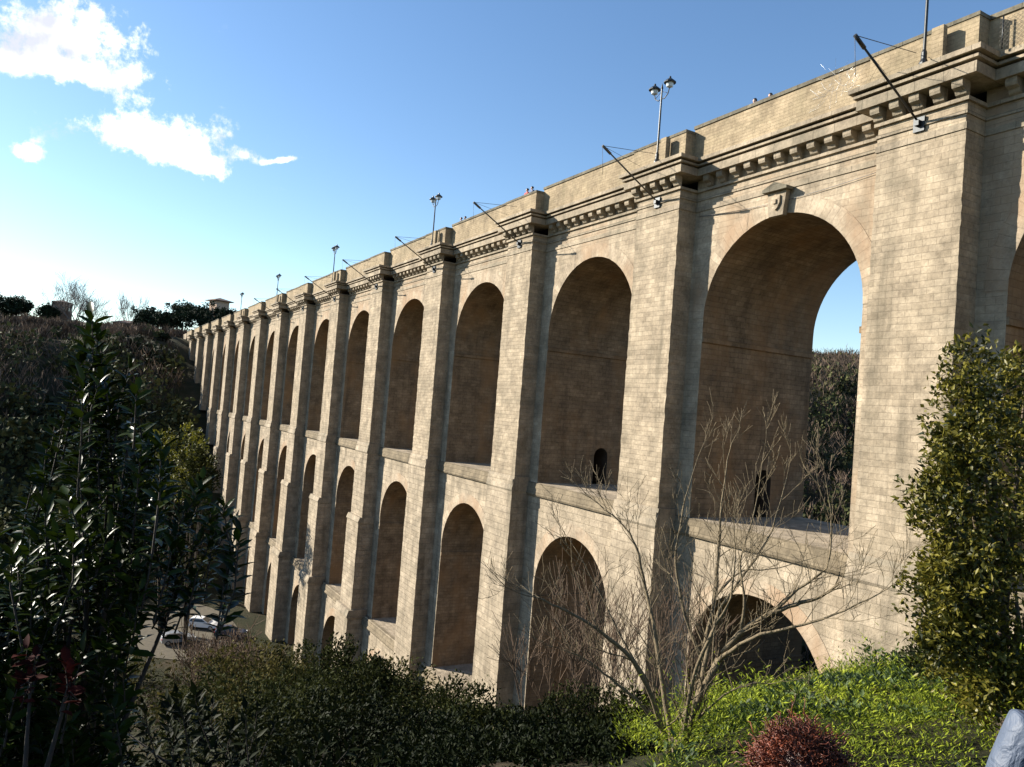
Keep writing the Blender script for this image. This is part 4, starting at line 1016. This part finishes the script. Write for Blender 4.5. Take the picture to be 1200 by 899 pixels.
# ------------------------------------------------------------------ people
def skin_obj(name, verts, edges, rads, mat, parent, sub=2, root=0):
    me = bpy.data.meshes.new(name); me.from_pydata([tuple(v) for v in verts], edges, []); o_ = bpy.data.objects.new(name, me); COL.objects.link(o_); o_.parent = parent
    md = o_.modifiers.new('Skin', 'SKIN'); md.use_smooth_shade = True
    for i, r in enumerate(rads):
        sv = me.skin_vertices[0].data[i]; sv.radius = (r, r) if not isinstance(r, tuple) else r; sv.use_root = (i == root)
    if sub:
        s_ = o_.modifiers.new('Sub', 'SUBSURF'); s_.levels = 1; s_.render_levels = sub
    me.materials.append(mat); return o_
M['skin'] = plain('skin', (.50, .30, .22), .55, var=.08)
M['jeans'] = plain('dark_trousers', (.03, .035, .05), .9)
M['shoe'] = plain('dark_shoes', (.02, .018, .016), .7)
def person(label, loc, rz, h, coat, hairm, group=None, arms='down', curly=False, near=False, long_hair=False):
    s = h / 1.72
    e = empty('person', loc, label, 'person', group, rz)      # faces +y in its own frame
    def V(l): return [tuple(np.array(p) * s) for p in l]
    # joints
    if arms == 'raised':
        AL = [(-.20, .0, 1.40), (-.35, .03, 1.06), (-.385, .13, 1.165), (-.39, .17, 1.215)]; AR = [(.20, 0, 1.40), (.27, 0, 1.12), (.25, .08, .88), (.245, .10, .80)]
    else:
        AL = [(-.20, 0, 1.40), (-.27, .0, 1.12), (-.25, .08, .88), (-.245, .10, .80)]; AR = [(.20, 0, 1.40), (.27, 0, 1.12), (.25, .08, .88), (.245, .10, .80)]
    vb = [(0, 0, .95), (0, 0, 1.12), (0, .0, 1.32), (0, -.005, 1.44), (0, .0, 1.50), (0, .015, 1.555), (0, .012, 1.62), (0, 0, 1.675)]
    eb = [(0, 1), (1, 2), (2, 3), (3, 4), (4, 5), (5, 6), (6, 7)]; rb = [.13, .12, .135, .07, .052, .075, .088, .065]
    for A in (AL, AR):
        i = len(vb); vb += A; eb += [(2, i), (i, i + 1), (i + 1, i + 2), (i + 2, i + 3)]; rb += [.062, .046, .032, .036]
        if near:   # palm and five fingers
            wv = np.array(A[2]); pv = np.array(A[3]); fw = (pv - wv) / np.linalg.norm(pv - wv); sd = np.array([1., 0, 0]) - fw * fw[0]; sd /= np.linalg.norm(sd); nrm = np.cross(sd, fw)
            inn = 1 if A is AL else -1
            for f_, (off, ln) in enumerate(((-.033, .062), (-.011, .072), (.011, .068), (.032, .052))):
                j = len(vb); b0 = pv + sd * off; b1 = b0 + fw * ln * .55 + nrm * .012; b2 = b1 + fw * ln * .4 + nrm * .035; vb += [tuple(b0 + fw * .02), tuple(b1 + fw * .02), tuple(b2)]; eb += [(i + 3, j), (j, j + 1), (j + 1, j + 2)]; rb += [.0105, .0092, .008]
            j = len(vb); b0 = wv + (pv - wv) * .5 + sd * .035 * inn; b1 = b0 + fw * .035 + sd * .025 * inn; b2 = b1 + fw * .035 + nrm * .02; vb += [tuple(b0), tuple(b1), tuple(b2)]; eb += [(i + 3, j), (j, j + 1), (j + 1, j + 2)]; rb += [.012, .011, .009]
    for sx in (-1, 1):
        i = len(vb); vb += [(sx * .1, 0, .90), (sx * .11, .01, .50), (sx * .11, -.02, .09), (sx * .12, .12, .05)]; eb += [(0, i), (i, i + 1), (i + 1, i + 2), (i + 2, i + 3)]; rb += [.085, .055, .038, .035]
    skin_obj('body', V(vb), eb, [r * s for r in rb], M['skin'], e, 2)
    # coat
    vc = [(0, 0, .86), (0, 0, 1.0), (0, 0, 1.14), (0, 0, 1.32), (0, 0, 1.42)]; ec = [(0, 1), (1, 2), (2, 3), (3, 4)]; rc = [.175, .17, .155, .165, .085]
    for A in (AL, AR):
        i = len(vc); a2 = np.array(A[1]) + (np.array(A[2]) - np.array(A[1])) * .95; vc += [A[0], A[1], tuple(a2)]; ec += [(3, i), (i, i + 1), (i + 1, i + 2)]; rc += [.092, .076, .056]
    skin_obj('jacket', V(vc), ec, [r * s for r in rc], coat, e, 2, 2)
    vt = [(0, 0, .93)]; et = []; rt = [.14]
    for sx in (-1, 1):
        i = len(vt); vt += [(sx * .1, 0, .86), (sx * .11, .01, .50), (sx * .11, -.02, .10)]; et += [(0, i), (i, i + 1), (i + 1, i + 2)]; rt += [.10, .072, .06]
    skin_obj('trousers', V(vt), et, [r * s for r in rt], M['jeans'], e, 2)
    for sx in (-1, 1):
        mb = MB(); mb.tube(V([(sx * .11, -.07, .05), (sx * .115, .03, .055), (sx * .12, .17, .04)]), [.045 * s, .05 * s, .035 * s], 8); q = mb.build('shoe', M['shoe'], None); q.parent = e
    # hair
    mb = MB(); hc = np.array((0, -.015, 1.635)) * s; R0 = .105 * s
    for i in range(8):
        for j in range(16):
            def sp(a, b_):
                th, ph = a * .58 * math.pi / 8, b_ * 2 * math.pi / 16; return (hc[0] + R0 * .93 * math.sin(th) * math.cos(ph), hc[1] + R0 * math.sin(th) * math.sin(ph) - .012 * math.sin(th), hc[2] + R0 * math.cos(th))
            qd = [sp(i, j), sp(i + 1, j), sp(i + 1, j + 1), sp(i, j + 1)]
            mb.face(qd if i else [qd[0], qd[1], qd[2]], smooth=True)
    if curly:
        for j in range(2600):
            d = rand_unit(1)[0]
            if d[2] < -.75 or (d[1] > .45 and d[2] < .35): continue
            lump = (1 + .05 * random.gauss(0, 1)) * np.array([1.08, 1, .97]) + .15 * math.sin(d[0] * 7 + 1) * math.cos(d[1] * 6 + d[2] * 5); st = hc + d * R0 * (.86 + .22 * random.random() ** 2) * lump; ax = d * .7 + rand_unit(1)[0] * .5 + np.array([0, 0, -.2]); ax /= np.linalg.norm(ax)
            u_ = np.cross(ax, [.3, .5, .8]); u_ /= np.linalg.norm(u_); v_ = np.cross(ax, u_); rr_ = .004 + .007 * random.random(); Ln = .03 + .05 * random.random() + (.05 if random.random() < .06 else 0)
            pth = [st + ax * Ln * t / 9 + rr_ * (u_ * math.cos(t * 1.35) + v_ * math.sin(t * 1.35)) for t in range(10)]
            mb.tube(pth, [.0017] * 9 + [.0006], 3, cap=False)
    elif long_hair or near:
        for j in range(260):
            a = random.uniform(-.2, math.pi + .2) + math.pi; st = hc + np.array([math.cos(a) * .085, math.sin(a) * .095, .02]) * s
            mb.tube([hc + (st - hc) * .4 + [0, 0, R0 * .9], st, st + np.array([math.cos(a) * .02, math.sin(a) * .02, -.10 * (1 if not long_hair else 2)]) * s], [.007, .008, .003], 4, cap=False)
    q = mb.build('hair', hairm, None); q.parent = e
    if near:
        for sx in (-1, 1):
            mb = MB(); mb.lathe((0, 0, 0), [(0, -.012), (.0085, -.0085), (.012, 0), (.0085, .0085), (0, .012)], 10); q = mb.build('eye', plain('eye_white', (.7, .7, .68), .2), None); q.location = Vector((sx * .031, .092, 1.60)) * s; q.parent = e
            mb = MB(); mb.lathe((0, 0, 0), [(0, -.032), (.012, -.02), (.016, 0), (.014, .02), (0, .03)], 8); q = mb.build('ear', M['skin'], None); q.location = Vector((sx * .09, .0, 1.595)) * s; q.parent = e
        mb = MB(); mb.tube([(0, .09, 1.605), (0, .113, 1.58), (0, .108, 1.565)], [.007, .012, .010], 8); q = mb.build('nose', M['skin'], None); q.scale = (s, s, s); q.parent = e
        mb = MB(); mb.tube([(-.022, .082, 1.535), (0, .092, 1.535), (.022, .082, 1.535)], [.004, .006, .004], 6); q = mb.build('mouth', plain('lips', (.42, .14, .12), .4), None); q.scale = (s, s, s); q.parent = e
    return e
M['hair_red'] = plain('curly_auburn_hair', (.115, .027, .010), .45, var=.75, bscale=18)
M['hair_dark'] = plain('dark_hair', (.02, .015, .012), .5); M['hair_brown'] = plain('brown_hair', (.07, .04, .025), .5)
M['coat_black'] = plain('black_coat', (.018, .018, .02), .85); M['coat_red'] = plain('red_coat', (.35, .03, .03), .8); M['coat_blue'] = plain('dull_blue_coat', (.06, .09, .16), .8)
mt, n, l, b = newmat('quilted_grey_blue_jacket'); b.inputs['Base Color'].default_value = (.065, .085, .125, 1); b.inputs['Roughness'].default_value = .6
tcn = n.new('ShaderNodeTexCoord'); wv = n.new('ShaderNodeTexNoise'); wv.inputs['Scale'].default_value = 11.0; wv.inputs['Detail'].default_value = 4; wv.inputs['Distortion'].default_value = 1.5; l.new(tcn.outputs['Object'], wv.inputs[0])
bp = n.new('ShaderNodeBump'); bp.inputs['Distance'].default_value = .018; l.new(wv.outputs[0], bp.inputs['Height']); l.new(bp.outputs[0], b.inputs['Normal']); M['puffer'] = mt

def place_head(px, py, d, h):
    "feet position of a person of height h whose crown is seen at px,py at depth d"
    p = Wp(px, py, d); return (p[0], p[1], p[2] - h)
l1 = place_head(940, 868, 2.45, 1.66)
pr = person('person with curly red hair seen from behind at the bottom edge, dark coat', l1, math.atan2(FWD[1], FWD[0]) - math.pi / 2 + R(-20), 1.66, M['coat_black'], M['hair_red'], None, curly=True, near=True)
p2 = Wp(1205, 838, 2.6); h2 = 1.5
l2 = (p2[0], p2[1], p2[2] - h2 * .86)
person('person in a grey-blue quilted jacket cut off by the bottom right corner of the picture', place_head(1284, 756, 2.55, 1.66), math.atan2(FWD[1], FWD[0]) - math.pi / 2 - R(12), 1.66, M['puffer'], M['hair_brown'], None, near=True)
# ground pads: earth step the two people stand on is part of the terrain (see terr)
grp = 'people walking on the bridge'
for (lb, x, y, coat, hair, h) in [
    ('person on the bridge whose dark head shows left of the pair over the big arch', -12.3, 1.45, 'coat_blue', 'hair_brown', 1.58),
    ('dark-haired person whose head shows above the parapet over the big arch', -11.6, 1.45, 'coat_black', 'hair_dark', 1.8),
    ('person whose small dark head shows rightmost over the big arch parapet', -10.6, 1.45, 'coat_black', 'hair_dark', 1.74),
    ('person in a red coat looking over the parapet at the third buttress', -33.6, 1.3, 'coat_red', 'hair_dark', 1.95),
    ('person in dark clothes beside the red-coated one', -32.9, 1.3, 'coat_blue', 'hair_dark', 1.95),
    ('left one of two distant people on the bridge between the struts', -45.0, 1.35, 'coat_blue', 'hair_brown', 1.85),
    ('right one of two distant people on the bridge between the struts', -44.2, 1.35, 'coat_black', 'hair_dark', 1.8)]:
    person(lb, (x, y, 14.75), R(180), h, M[coat], M[hair], grp)
